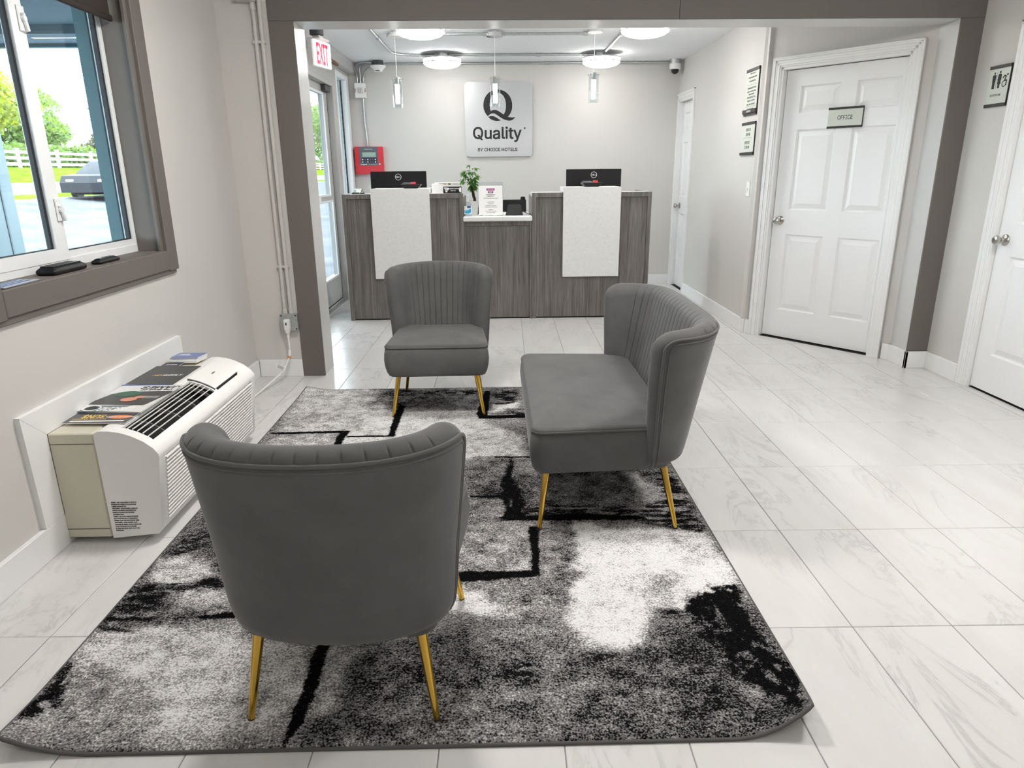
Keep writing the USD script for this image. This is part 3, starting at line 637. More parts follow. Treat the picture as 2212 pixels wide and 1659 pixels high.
# ================================================================ rug
RUG=[(0.3,0.05,[(-0.434,1.673),(-0.122,1.788),(0.155,1.744),(0.309,1.673),(0.603,1.764),(0.634,1.6),(0.792,1.429),(0.756,1.346),(0.604,1.305),(-0.494,1.316),(-0.522,1.339),(-0.485,1.494),(-0.447,1.634)]),
(0.47,0.06,[(-0.134,2.033),(0.245,2.076),(0.194,1.813),(0.144,1.744),(-0.123,1.805)]),
(0.5,0.04,[(0.152,2.43),(0.311,2.424),(0.245,2.076),(0.128,2.035)]),
(0.56,0.02,[(-0.153,2.442),(0.109,2.432),(0.112,2.081),(-0.134,2.044),(-0.322,2.051),(-0.371,2.45)]),
(0.5,0.03,[(-0.132,2.665),(0.096,2.657),(0.088,2.448),(-0.371,2.45),(-0.399,2.676)]),
(0.4,0.04,[(0.079,2.899),(0.574,2.92),(0.561,2.588),(0.33,2.58),(0.099,2.556)]),
(0.52,0.05,[(0.184,2.817),(0.359,2.829),(0.334,2.613),(0.188,2.636)]),
(0.72,0.03,[(0.562,2.9),(0.634,2.877),(0.636,2.761),(0.577,2.709)]),
(0.12,0.03,[(0.668,2.876),(0.793,2.871),(0.784,2.321),(0.697,2.338),(0.643,2.412),(0.551,2.461),(0.604,2.57),(0.684,2.651)]),
(0.17,0.03,[(0.093,2.589),(0.573,2.571),(0.581,2.46),(0.089,2.493)]),
(0.5,0.02,[(0.153,2.445),(0.502,2.432),(0.489,2.36),(0.305,2.367),(0.279,2.396),(0.151,2.401)]),
(0.95,0.035,[(0.287,2.403),(0.365,2.393),(0.486,2.346),(0.608,2.384),(0.784,2.321),(0.787,2.013),(0.748,1.971),(0.688,1.994),(0.645,1.933),(0.591,1.955),(0.574,1.866),(0.484,1.859),(0.425,1.718),(0.321,1.68),(0.231,1.733),(0.193,1.795),(0.227,1.907),(0.197,1.969),(0.215,2.021),(0.271,2.075),(0.217,2.112),(0.253,2.146),(0.272,2.326)]),
(0.8,0.05,[(0.335,2.38),(0.763,2.322),(0.78,2.152),(0.598,2.221),(0.376,2.268)]),
(0.66,0.05,[(0.499,2.067),(0.574,2.065),(0.529,1.877),(0.459,1.879)]),
(0.0,0.012,[(0.597,1.955),(0.66,1.943),(0.684,1.984),(0.78,1.991),(0.776,1.908),(0.786,1.436),(0.751,1.399),(0.721,1.49),(0.67,1.54),(0.648,1.662),(0.613,1.799),(0.587,1.895)]),
(0.15,0.03,[(0.481,1.869),(0.574,1.866),(0.613,1.799),(0.657,1.592),(0.627,1.563),(0.597,1.782),(0.507,1.83)]),
(0.62,0.04,[(0.63,1.542),(0.68,1.512),(0.708,1.458),(0.653,1.466)]),
(0.06,0.03,[(-0.006,1.569),(0.051,1.626),(0.093,1.617),(0.084,1.559),(0.019,1.547)]),
(0.1,0.03,[(0.243,1.659),(0.308,1.665),(0.291,1.626),(0.245,1.635)]),
(0.12,0.03,[(0.549,1.489),(0.575,1.495),(0.565,1.417),(0.548,1.424)]),
(0.85,0.03,[(-0.131,1.98),(-0.058,1.957),(0.014,1.885),(-0.033,1.858),(-0.126,1.88),(-0.197,1.882),(-0.203,1.962)]),
(0.68,0.05,[(-1.223,1.783),(-1.077,1.845),(-0.814,1.854),(-0.725,1.743),(-0.549,1.714),(-0.535,1.4),(-0.696,1.341),(-0.866,1.351),(-0.912,1.493),(-1.047,1.529),(-1.169,1.632)]),
(0.7,0.03,[(-0.864,1.748),(-0.546,1.722),(-0.547,1.412),(-0.62,1.397),(-0.848,1.356),(-0.872,1.588)]),
(0.5,0.06,[(-1.203,1.633),(-1.108,1.644),(-0.936,1.506),(-0.856,1.356),(-1.13,1.343),(-1.217,1.388),(-1.179,1.514)]),
(0.45,0.05,[(-1.231,2.545),(-0.967,2.088),(-0.828,1.863),(-1.242,1.817),(-1.231,1.876),(-1.231,2.254)]),
(0.78,0.03,[(-1.239,2.231),(-1.149,2.239),(-1.002,2.132),(-1.069,2.05),(-1.118,2.031),(-1.231,2.086)]),
(0.74,0.04,[(-1.08,2.01),(-0.907,2.004),(-0.855,1.908),(-1.055,1.915)]),
(0.22,0.03,[(-1.175,2.106),(-1.108,2.114),(-0.953,2.066),(-0.934,2.015),(-1.075,2.01),(-1.144,2.063)]),
(0.16,0.03,[(-1.255,2.006),(-1.182,2.044),(-1.07,2.0),(-1.128,1.954),(-1.157,1.9),(-1.227,1.867),(-1.242,1.817),(-1.244,1.921)]),
(0.1,0.012,[(-1.235,1.833),(-1.178,1.815),(-1.122,1.796),(-1.161,1.802),(-1.217,1.809)]),
(0.1,0.012,[(-1.231,1.876),(-1.094,1.88),(-1.093,1.867),(-1.219,1.863)]),
(0.25,0.03,[(-1.256,2.367),(-1.139,2.402),(-1.078,2.297),(-1.174,2.252),(-1.242,2.278)]),
(0.02,0.03,[(-1.234,1.669),(-1.205,1.661),(-1.174,1.558),(-1.172,1.465),(-1.226,1.427),(-1.235,1.462),(-1.227,1.54)]),
(0.66,0.04,[(-0.508,1.713),(-0.406,1.68),(-0.432,1.541),(-0.455,1.461),(-0.507,1.422),(-0.505,1.557)]),
(0.0,0.006,[(-0.546,1.722),(-0.508,1.721),(-0.506,1.639),(-0.505,1.557),(-0.508,1.428),(-0.523,1.389),(-0.536,1.344),(-0.542,1.395),(-0.541,1.434),(-0.542,1.591)]),
(0.0,0.006,[(-0.952,1.871),(-0.85,1.893),(-0.817,1.891),(-0.806,1.862),(-0.945,1.86)]),
(0.7,0.04,[(-1.246,4.255),(-0.667,4.202),(-0.583,3.421),(-0.8,3.397),(-1.194,3.482),(-1.232,3.609)]),
(0.64,0.04,[(-1.183,3.447),(-0.861,3.45),(-0.85,3.239),(-1.124,3.25),(-1.19,3.238)]),
(0.78,0.04,[(-0.825,3.519),(-0.593,3.675),(-0.13,3.655),(0.124,3.374),(0.113,3.095),(-0.141,3.049),(-0.841,3.05)]),
(0.38,0.05,[(-0.712,4.204),(0.132,4.188),(0.125,3.954),(-0.132,3.753),(-0.545,3.813),(-0.702,3.948),(-0.79,3.887)]),
(0.14,0.02,[(-0.711,4.192),(-0.151,4.165),(-0.148,4.081),(-0.65,4.081)]),
(0.07,0.02,[(-0.054,4.077),(0.102,4.165),(0.095,3.911),(-0.024,3.873)]),
(0.2,0.03,[(-0.071,3.751),(0.141,3.823),(0.135,3.662),(-0.064,3.652)]),
(0.85,0.02,[(-0.045,3.885),(0.102,3.911),(0.1,3.825),(-0.038,3.769)]),
(0.0,0.004,[(-1.191,3.473),(-0.856,3.485),(-0.812,3.483),(-0.806,3.457),(-1.183,3.447),(-1.223,3.458),(-1.227,3.47)]),
(0.0,0.006,[(-0.858,3.468),(-0.812,3.483),(-0.815,3.238),(-0.828,2.995),(-0.866,2.996),(-0.853,3.239)]),
(0.0,0.004,[(-0.808,3.406),(-0.587,3.408),(-0.565,3.407),(-0.562,3.387),(-0.805,3.389)]),
(0.0,0.006,[(-0.6,3.921),(-0.561,3.866),(-0.559,3.387),(-0.589,3.405),(-0.601,3.657)]),
(0.0,0.006,[(-0.091,4.15),(-0.062,4.149),(-0.071,3.691),(0.136,3.701),(0.23,3.697),(0.227,3.648),(-0.116,3.644),(-0.131,3.713),(-0.116,3.921)]),
(0.1,0.004,[(-0.029,3.101),(0.17,3.093),(0.17,3.081),(-0.029,3.089)]),
(0.42,0.05,[(-0.141,3.049),(0.033,3.07),(0.106,2.905),(-0.003,2.682),(-0.135,2.721)]),
(0.05,0.012,[(0.019,2.833),(0.05,3.069),(0.061,3.041),(0.045,2.808),(0.066,2.819),(0.093,2.57),(0.044,2.511),(0.011,2.563)]),
(0.08,0.004,[(-0.134,2.681),(0.017,2.681),(0.017,2.663),(-0.133,2.664)]),
(0.0,0.008,[(0.004,2.481),(0.024,2.575),(0.07,2.59),(0.082,2.494),(0.306,2.501),(0.576,2.472),(0.579,2.452),(0.315,2.451),(0.008,2.458)]),
(0.03,0.012,[(0.02,2.843),(0.078,2.84),(0.092,2.573),(0.081,2.463),(0.004,2.466)]),
(0.45,0.006,[(0.033,2.642),(0.044,2.641),(0.045,2.574),(0.033,2.575)]),
(0.0,0.006,[(-0.34,2.096),(-0.136,2.093),(0.1,2.093),(0.128,2.08),(0.127,2.06),(-0.134,2.033),(-0.333,2.04)]),
(0.0,0.006,[(0.107,2.403),(0.142,2.401),(0.127,2.063),(0.106,2.081)])]
RUG[0] = (.36, .06, RUG[0][2])
RUG = [(.76 if t == .68 else .78 if t == .70 and s_ == .03 else .56 if t == .5 and s_ == .06 else t, s_, p_) for t, s_, p_ in RUG]
RX0, RX1, RY0, RY1 = -1.250, .806, 1.345, 4.235
def rug_lift(x, y):
    """Height and shift of the curling corners."""
    z = np.zeros_like(x); dx = np.zeros_like(x); dy = np.zeros_like(x)
    for cx, cy_, h, rad, sx, sy_ in ((RX1, RY0, .075, .24, -1, 1), (RX0, RY0, .045, .26, 1, 1), (RX0, RY1, .030, .22, 1, -1)):
        d = np.abs(x - cx) + np.abs(y - cy_); t = np.clip(1 - d / rad, 0, 1) ** 1.7
        z += h * t; dx += sx * h * .65 * t; dy += sy_ * h * .30 * t
    return z, dx, dy
def build_rug():
    nx, ny = 330, 464
    gx, gy = np.meshgrid(np.linspace(RX0, RX1, nx), np.linspace(RY0, RY1, ny), indexing='ij')
    P = np.column_stack([gx.ravel(), gy.ravel()])
    q3 = np.column_stack([P * 1.0, np.zeros(len(P))])
    n1, n2 = meshkit.fbm(q3 * [9, 9, 1], 4, 3), meshkit.fbm(q3 * [9, 9, 1], 4, 17)
    big = meshkit.fbm(q3 * [3.0, 3.0, 1], 4, 5); streak = meshkit.fbm(q3 * [4, 30, 1], 4, 9)
    fine1, fine2 = meshkit.fbm(q3 * [60, 60, 1], 3, 21), meshkit.fbm(q3 * [60, 60, 1], 3, 33)
    tone = .50 + .55 * (big - .5)
    brk = np.clip((meshkit.fbm(q3 * [16, 60, 1], 4, 41) - .40) * 7, 0, 1)
    import shapely
    mid = meshkit.fbm(q3 * [26, 26, 1], 4, 51); hol = np.clip((meshkit.fbm(q3 * [34, 22, 1], 4, 61) - .36) * 9, 0, 1)
    for t, s, poly in RUG:
        g = Polygon(poly).buffer(0)
        amp = min(.09, s * 2.4); f = .014 if s < .02 else .02
        if t <= .03 and .01 < s < .02: amp, f = .10, .05
        Q = P + np.column_stack([(n1 - .5), (n2 - .5)]) * amp * (1.0 if s >= .012 else 0.3) + np.column_stack([(fine1 - .5), (fine2 - .5)]) * f
        lo, hi = np.array(g.bounds[:2]) - .15, np.array(g.bounds[2:]) + .15
        idx = np.nonzero(((Q > lo) & (Q < hi)).all(1))[0]
        pts = shapely.points(Q[idx]); d = shapely.distance(pts, g.boundary) * np.where(shapely.contains_xy(g, Q[idx, 0], Q[idx, 1]), 1, -1)
        w = np.clip(.5 + d / (2 * s), 0, 1); w = w * w * (3 - 2 * w)
        if .03 < t < .27 and s >= .02: w = w * brk[idx]
        if t <= .03 and s >= .012: w = w * np.where(d < .07, hol[idx], np.maximum(hol[idx], .85))
        tone[idx] = tone[idx] * (1 - w) + (t + .30 * (big[idx] - .5) * (t > .03) * (t < .9) + .42 * (mid[idx] - .5) * (t > .03)) * w
    tone += .16 * (streak - .5)
    z, dx, dy = rug_lift(P[:, 0], P[:, 1])
    pile = .0122 + .0016 * (fine1 - .5)
    edge = np.minimum.reduce([P[:, 0] - RX0, RX1 - P[:, 0], P[:, 1] - RY0, RY1 - P[:, 1]])
    pile = pile * np.clip(.55 + edge / .012, 0, 1)
    v = np.column_stack([P[:, 0] + dx, P[:, 1] + dy, z + pile])
    i, j = np.meshgrid(np.arange(nx - 1), np.arange(ny - 1), indexing='ij'); q = (i * ny + j).ravel()
    f = np.concatenate([np.stack([q, q + ny, q + ny + 1], 1), np.stack([q, q + ny + 1, q + 1], 1)])
    # closed underside, coarse
    per = [(a, 0) for a in range(nx)] + [(nx - 1, b) for b in range(1, ny)] + [(a, ny - 1) for a in range(nx - 2, -1, -1)] + [(0, b) for b in range(ny - 2, 0, -1)]
    ids = np.array([a * ny + b for a, b in per]); lowv = v[ids].copy(); lowv[:, 2] -= .008
    m = len(ids); k = len(v)
    sd = [[ids[a], k + a, k + (a + 1) % m] for a in range(m)] + [[ids[a], k + (a + 1) % m, ids[(a + 1) % m]] for a in range(m)]
    v2 = np.vstack([v, lowv]); f2 = np.vstack([f, np.array(sd)])
    edge_curve = v[ids[::3]] - [0, 0, .003]
    tone2 = np.concatenate([np.clip(tone, 0, 1), np.full(m, .3)])
    return v2, f2, tone2, edge_curve
v, f, tone, ec = build_rug()
R = Thing('rug', 'black, grey and white abstract rug under the grey chairs', 'rug', loc=(0, 0, 0))
R.part('pile', trimesh.Trimesh(v, f, process=False), rug_mat, True)
R.part('edge_binding', closed_tube(ec, .0052, 8), rug_edge, True)
R.done()
pv = UsdGeom.PrimvarsAPI(stage.GetPrimAtPath('/World/rug/pile')).CreatePrimvar('tone', Sdf.ValueTypeNames.FloatArray, 'vertex')
pv.Set(Vt.FloatArray.FromNumpy(tone.astype(np.float32)))

# ================================================================ air conditioner
A = Thing('air_conditioner', 'white packaged wall air conditioner under the window', 'air conditioner')
ya, yz = 2.36, 3.405
A.part('sleeve', cut(bx(-1.642, -1.480, ya + .004, yz - .004, .022, .443, .004), bx(-1.6, -1.47, 2.45, 3.3, .30, .5) if False else bx(0, .1, 0, .1, 0, .1)), beige_metal, label='beige metal wall sleeve',
       sub=[('seam_strip', cat(bx(-1.641, -1.482, ya + .0025, ya + .005, .402, .4035), bx(-1.641, -1.482, ya + .0025, ya + .005, .058, .0600)), dark_grey)])
prof = [(-1.474, .020), (-1.474, .443), (-1.455, .452), (-1.42, .452), (-1.38, .446), (-1.34, .432), (-1.30, .411), (-1.268, .385), (-1.252, .362), (-1.250, .350), (-1.253, .335), (-1.286, .052), (-1.300, .036)]
def xz_prism(pts, y0, y1):
    m = prism(pts, y1 - y0); T4 = np.array([[1, 0, 0, 0], [0, 0, 1, y0], [0, 1, 0, 0], [0, 0, 0, 1.0]]); m.apply_transform(T4); m.fix_normals(); return m
front = xz_prism(prof, ya, yz)
g0, g1 = 2.408, 2.990
opening = xz_prism([(-1.395, .50), (-1.272, .46), (-1.300, .330), (-1.395, .365)], g0, g1)
louv = xz_prism([(-1.2465, .338), (-1.272, .337), (-1.300, .070), (-1.270, .068)], ya + .055, yz - .055)
front = cut(front, opening, louv)
subs = []
subs.append(('label_text', None, ink))
A.part('front_cover', front, white_plastic, 35)
A.part('discharge_cavity', cut(xz_prism([(-1.393, .440), (-1.282, .395), (-1.302, .333), (-1.393, .367)], g0 + .002, g1 - .002), xz_prism([(-1.390, .46), (-1.270, .42), (-1.300, .338), (-1.390, .372)], g0 + .006, g1 - .006)), dark_void)
# discharge grille: long wires and cross bars
gx = lambda t: (-1.385 + t * .108, .446 - .004 * t - .050 * t * t)
for k in range(6):
    x, z = gx((k + .5) / 6); A.part('grille_bar', bx(x - .0012, x + .0012, g0 + .002, g1 - .002, z - .005, z, .0005), white_plastic)
for k in range(4):
    y = g0 + (k + .5) * (g1 - g0) / 4 + .03
    A.part('cross_bar', xz_prism([(gx(t)[0], gx(t)[1] - .009) for t in np.linspace(0, 1, 7)] + [(gx(t)[0], gx(t)[1] - .026) for t in np.linspace(1, 0, 7)], y - .002, y + .002), mat('grille_fin', (.16, .16, .16), .5))
# control door
cd = [(-1.405, .4575), (-1.36, .4440), (-1.32, .4265), (-1.290, .4085)]
A.part('control_door', cut(xz_prism([(a + .002, b + .002) for a, b in cd] + [(a, b - .010) for a, b in cd[::-1]], 3.005, 3.285), bx(0, 1, 0, 1, 0, 1)), white_plastic, 30, sub=[
    ('seam', xz_prism([(a, b - .0005) for a, b in cd] + [(a, b - .012) for a, b in cd[::-1]], 3.001, 3.289), dark_grey),
    ('latch_gap', bx(-1.290, -1.284, 3.02, 3.27, .395, .408, .001), dark_void),
    ('maker_name', put(text('Amana', .008), V3(-1.345, 3.145, .4425), V3(0, 1, 0), V3(-.88, 0, .44), V3(.42, 0, .9)), ink_grey)])
# front louvre slats
for k in range(17):
    z = .0745 + k * .0155; x = -1.2825 + (z - .052) * (.033 / .283)
    p = [(x - .020, z - .001), (x + .002, z), (x + .0035, z + .0035), (x + .0015, z + .0075), (x - .020, z + .0105)]
    A.part('slat', xz_prism(p, ya + .050, yz - .050), white_plastic)
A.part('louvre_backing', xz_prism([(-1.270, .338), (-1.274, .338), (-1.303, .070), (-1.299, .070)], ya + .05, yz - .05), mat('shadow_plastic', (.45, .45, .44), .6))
lines = ['WARNING - RISK OF FIRE. DISPOSE OF PROPERLY IN', 'ACCORDANCE WITH FEDERAL OR LOCAL REGULATIONS,', 'FLAMMABLE REFRIGERANT USED', 'AVERTISSEMENT - RISQUE D\'INCENDIE. ELIMINATION', 'APPROPRIEE CONFORMEMENT AUX REGLEMENTATIONS', 'FEDERALES OU LOCALES FLUIDE FRIGORIGENE', 'INFLAMMABLE UTILISE',
         'WARNING - RISK OF FIRE. FLAMMABLE REFRIGERANT', 'USED TO BE REPAIRED ONLY BY TRAINED SERVICE', 'PERSONNEL. DO NOT PUNCTURE REFRIGERANT TUBING', 'AVERTISSEMENT - RISQUE D\'INCENDIE. FLUIDE', 'FRIGORIGENE INFLAMMABLE UTILISE. LES REPARATIONS', 'DOIVENT ETRE REALISEES PAR DU PERSONNEL', 'DE SERVICE QUALIFIE. NE PERCEZ PAS LES TUBES', 'DE REFRIGERANT']
full = max(len(l) for l in lines)
wt = [put(text(l, .0052, 0, -k * .0083, 0, center=False, width=.098 * len(l) / full), V3(-1.458, ya - .0002, .166), V3(1, 0, 0), V3(0, 0, 1), V3(0, -1, 0)) for k, l in enumerate(lines)]
A.part('warning_text', cat(*wt), ink)
A.done()
Bd = Thing('wall_board', 'white board frame fixed to the wall around the air conditioner', 'board')
Bd.part('top_rail', prism([(2.245, .545), (3.502, .545), (3.404, .4435), (2.363, .4435)], .02).apply_transform(np.array([[0, 0, 1, XL], [1, 0, 0, 0], [0, 1, 0, 0], [0, 0, 0, 1.0]])), white_trim)
Bd.part('side_stile', prism([(2.245, .5435), (2.3635, .4425), (2.3635, .119), (2.255, .119)], .02).apply_transform(np.array([[0, 0, 1, XL], [1, 0, 0, 0], [0, 1, 0, 0], [0, 0, 0, 1.0]])), white_trim)
Bd.part('side_stile', prism([(3.502, .5435), (3.502, .119), (3.402, .119), (3.402, .4425)], .02).apply_transform(np.array([[0, 0, 1, XL], [1, 0, 0, 0], [0, 1, 0, 0], [0, 0, 0, 1.0]])), white_trim)
Bd.done()

# ---- magazines and booklets on the air conditioner (text reads from the wall side unless it reads from the camera's)
TOPN = dict(u=V3(1, 0, 0), v=V3(0, 1, 0), n=V3(0, 0, 1))
TOPR = dict(u=V3(-1, 0, 0), v=V3(0, -1, 0), n=V3(0, 0, 1))
ZA = .453
def booklet(name, label, x0, y0, x1, y1, x2, y2, x3, y3, z, t, cover, prints=(), group='reading matter on the air conditioner', page=None):
    """corners: far left, far right, near right, near left"""
    P = [(x0, y0), (x3, y3), (x2, y2), (x1, y1)][::-1]
    P = [(x3, y3), (x2, y2), (x1, y1), (x0, y0)]
    B = Thing(name, label, 'booklet' if name != 'magazine' else 'magazine', group)
    B.part('pages', move(ext(Polygon(P).buffer(-.001), t - .001), 0, 0, z), page or paper)
    B.part('cover', move(ext(Polygon(P), .0012), 0, 0, z + t - .0012), cover)
    for nm, m, mm in prints: B.part(nm, m, mm)
    B.done()
def flat(shape, x, y, z, fr=TOPN): return put(ext(shape, .0006), V3(x, y, z), **fr)
ell = lambda a, b, n=28: Polygon([(a * math.cos(t), b * math.sin(t)) for t in np.linspace(0, 2 * PI, n, endpoint=False)])
cov_dark = mat('magazine_charcoal', (.022, .022, .022), .35)
cov_blue = mat('booklet_blue', (.16, .21, .42), .4)
cov_white = mat('magazine_white', (.70, .70, .68), .3)
cov_slate = mat('magazine_slate', (.05, .05, .06), .3)
zt = ZA
booklet('magazine', 'dark magazine with gold lettering lowest and nearest on the air conditioner', -1.638, 2.73, -1.40, 2.73, -1.395, 2.437, -1.630, 2.445, zt, .005, cov_slate, [
    ('title_text', put(text('SUN$', .034, bold=True, width=.085), V3(-1.548, 2.524, zt + .005), **TOPR), ink_gold),
    ('subtitle_text', put(text('TAX FREE SAVINGS', .010), V3(-1.55, 2.484, zt + .005), **TOPR), ink_gold),
    ('banner', flat(ell(.045, .02), -1.445, 2.50, zt + .005), mat('print_orange', (.75, .22, .06), .5)),
    ('banner_text', put(text('Summer Deals', .012), V3(-1.443, 2.503, zt + .0056), **TOPR), ink_white),
    ('footer_strip', flat(sbox(-.10, -.006, .10, .006), -1.51, 2.456, zt + .005), ink_white)])
booklet('catalogue', 'black supply catalogue in the middle of the air conditioner top', -1.632, 3.200, -1.420, 3.195, -1.420, 2.893, -1.632, 2.905, zt, .012, cov_dark, [
    ('title_text', put(text('SUPPLY', .020, bold=True, center=False, width=.088), V3(-1.535, 3.03, zt + .012), V3(1, 0, 0), V3(.35, .94, 0), V3(0, 0, 1)), ink_white),
    ('title_mark', put(text('HD', .020, bold=True, center=False, width=.034), V3(-1.575, 3.03, zt + .012), V3(1, 0, 0), V3(.35, .94, 0), V3(0, 0, 1)), ink_gold),
    ('corner_tag', flat(sbox(-.006, -.012, .006, .012), -1.428, 3.165, zt + .012), ink_grey)])
mz = zt + .0052
james = [('title_text', put(text('JAMES', .034, bold=True), V3(-1.452, 2.872, mz + .006), V3(-1, 0, 0), V3(-.25, -.97, 0), V3(0, 0, 1)), ink),
    ('subtitle_text', put(text('The Book of', .017, bold=True), V3(-1.452, 2.830, mz + .006), V3(-1, 0, 0), V3(-.25, -.97, 0), V3(0, 0, 1)), ink),
    ('picture', flat(Polygon([(-.125, -.065), (.09, -.082), (.125, .075), (-.04, .075), (-.095, .05)]).buffer(.012), -1.512, 2.712, mz + .006), cov_dark),
    ('picture_green', flat(ell(.055, .038), -1.548, 2.764, mz + .0067), mat('print_green', (.03, .11, .06), .5)),
    ('picture_skin', flat(union_all([ell(.032, .026), affinity.translate(ell(.020, .016), .03, .03)]), -1.508, 2.690, mz + .0073), mat('print_skin', (.62, .27, .17), .5)),
    ('caption_text', cat(*[put(text('news and stories', .006), V3(-1.435, 2.734 - k * .011, mz + .0067), **TOPR) for k in range(3)]), ink_white),
    ('masthead_text', put(text('LEXSCENE', .042, bold=True, width=.125), V3(-1.497, 2.598, mz + .006), V3(-1, 0, 0), V3(-.2, -.98, 0), V3(0, 0, 1)), ink_white),
    ('masthead_strip', flat(Polygon([(-.16, -.034), (-.05, -.034), (.02, .034), (-.14, .034)]), -1.475, 2.585, mz + .0058), mat('print_slate', (.16, .20, .23), .5)),
    ('emblem', flat(ell(.036, .032).difference(ell(.030, .026)), -1.600, 2.588, mz + .0062), ink_white),
    ('emblem_mark', flat(ell(.024, .020), -1.600, 2.588, mz + .0062), ink),
    ('blue_edge', flat(sbox(-.12, -.006, .10, .006), -1.52, 2.893, mz + .006), ink_blue)]
booklet('magazine', 'white magazine with a dark picture lying over two other magazines', -1.634, 2.905, -1.380, 2.895, -1.385, 2.535, -1.640, 2.56, mz, .006, cov_white, james)
booklet('booklet', 'small navy booklet half hidden beside the black catalogue', -1.630, 3.29, -1.545, 3.29, -1.545, 3.205, -1.630, 3.21, zt, .004, mat('booklet_navy', (.03, .035, .06), .4), [('title_text', put(text('GUIDE', .012, bold=True), V3(-1.585, 3.245, zt + .004), **TOPN), ink_white)])
booklet('booklet', 'pale blue booklet on top at the far end of the air conditioner', -1.600, 3.388, -1.462, 3.383, -1.478, 3.300, -1.610, 3.300, zt + .022, .006, cov_blue, [('title_text', cat(*[put(text(s_, .014, bold=True, center=False), V3(-1.585, 3.348 - k * .016, zt + .028), **TOPN) for k, s_ in enumerate(('DINE', 'LOCAL'))]), ink_white)])
booklet('booklet', 'white edged booklet under the pale blue booklets', -1.612, 3.392, -1.470, 3.388, -1.482, 3.288, -1.618, 3.29, zt, .010, paper)
booklet('booklet', 'middle blue booklet of the small pile at the far end', -1.606, 3.39, -1.466, 3.386, -1.480, 3.293, -1.614, 3.294, zt + .0102, .0115, cov_blue)

# ---- on the window sill
ZS = WZ0 + .003
def hull_boxes(bs): return hull(np.vstack([b.vertices for b in bs]))
def rounded(x0, x1, y0, y1, z0, z1, r=.006):
    return tm(m3.Manifold.batch_hull([m3.Manifold.sphere(r, 16).translate((x, y, z)) for x in (x0 + r, x1 - r) for y in (y0 + r, y1 - r) for z in (z0 + r, z1 - r)]))
K = Thing('mini_keyboard', 'black hand-held keyboard remote on the window sill', 'keyboard')
kx0, kx1, ky0, ky1 = -1.735, -1.660, 2.625, 2.845
K.part('body', hull_boxes([rounded(kx0, kx1, ky0, ky1, ZS, ZS + .022, .010), rounded(kx0 + .004, kx1 - .004, ky0 + .012, ky1 - .012, ZS, ZS + .030, .012)]), black_plastic, 40)
for r_ in range(4):
    K.part('key_row', cat(*[bx(kx0 + .010 + r_ * .014, kx0 + .020 + r_ * .014, ky0 + .020 + c_ * .0152, ky0 + .032 + c_ * .0152, ZS + .029, ZS + .033, .0015) for c_ in range(12)]), mat('key_grey', (.05, .05, .055), .4))
K.done()
K = Thing('remote_control', 'slim black remote control on the window sill', 'remote')
K.part('body', hull_boxes([rounded(-1.712, -1.672, 2.955, 3.120, ZS, ZS + .014, .006), rounded(-1.705, -1.679, 2.975, 3.100, ZS + .003, ZS + .022, .006)]), black_plastic, 40)
K.part('keypad', bx(-1.701, -1.683, 3.02, 3.09, ZS + .020, ZS + .0235, .001), dark_grey)
K.done()
K = Thing('brochure', 'blue and silver brochure at the left end of the sill', 'brochure', loc=None)
K.part('sheet', rot(bx(-1.730, -1.655, 2.325, 2.53, ZS, ZS + .003), .06, (0, 0, 1), (-1.69, 2.44, 0)), mat('brochure_silver', (.42, .48, .55), .25))
K.part('stripe', rot(cat(*[bx(-1.725 + k * .022, -1.717 + k * .022, 2.33, 2.515, ZS + .003, ZS + .0036) for k in range(3)]), .06, (0, 0, 1), (-1.69, 2.44, 0)), ink_blue)
K.done()

# ================================================================ pipes, boxes and cord on the return wall
YW = YP0
def conduit(name, label, pts, r, m, group=None, couplers=(), straps=(), extra=()):
    C = Thing(name, label, 'conduit', group)
    C.part('pipe', tube(pts, r, 12), m, 40)
    for c in couplers: C.part('coupling', c, m, 40)
    for c in straps: C.part('strap', c, m)
    C.done()
def vstrap(x, z, w, y): return bx(x - w, x + w, y - .026, y, z - .009, z + .009, .002)
for x, zt_, lab in ((-1.4285, 2.315, 'left of the two grey wall conduits beside the portal'), (-1.3905, ZC, 'right of the two grey wall conduits beside the portal')):
    conduit('conduit', lab, [(x, YW - .016, .44), (x, YW - .016, 1.2), (x, YW - .016, zt_)], .0125, paint_pipe, None,
            [cyl(.0165, .44, .475, (x, YW - .016)), cyl(.0165, zt_ - .05, zt_ - .002, (x, YW - .016))],
            [vstrap(x, 2.09, .019, YW), vstrap(x, .752, .019, YW)])
J = Thing('junction_box', 'painted grey junction box at the top of the left wall conduit', 'junction box')
J.part('body', bx(-1.52, -1.405, YW - .055, YW, 2.305, 2.42, .004), paint_pipe); J.part('cover', bx(-1.523, -1.402, YW - .059, YW - .055, 2.302, 2.423, .002), galv); J.done()
O = Thing('outlet_box', 'square metal outlet box at the foot of the conduits', 'outlet box')
O.part('body', bx(-1.455, -1.343, YW - .052, YW, .333, .441, .004), galv)
O.part('cover', bx(-1.457, -1.341, YW - .056, YW - .052, .331, .443, .006), galv)
for x, z in ((-1.446, .432), (-1.352, .342), (-1.352, .432)): O.part('screw', bx(x - .005, x + .005, YW - .059, YW - .056, z - .005, z + .005, .002), dark_grey)
O.done()
C = Thing('power_cord', 'white power cord plugged into the outlet box and running to the air conditioner', 'power cord')
C.part('plug', hull_boxes([rounded(-1.426, -1.388, YW - .096, YW - .056, .345, .412, .008), rounded(-1.420, -1.394, YW - .090, YW - .060, .315, .35, .008)]), white_plastic, 40, sub=[('plug_mark', bx(-1.413, -1.403, YW - .0968, YW - .0955, .375, .392), ink_grey), ('strain_relief', cyl(.009, .285, .318, (-1.407, YW - .075)), white_plastic)])
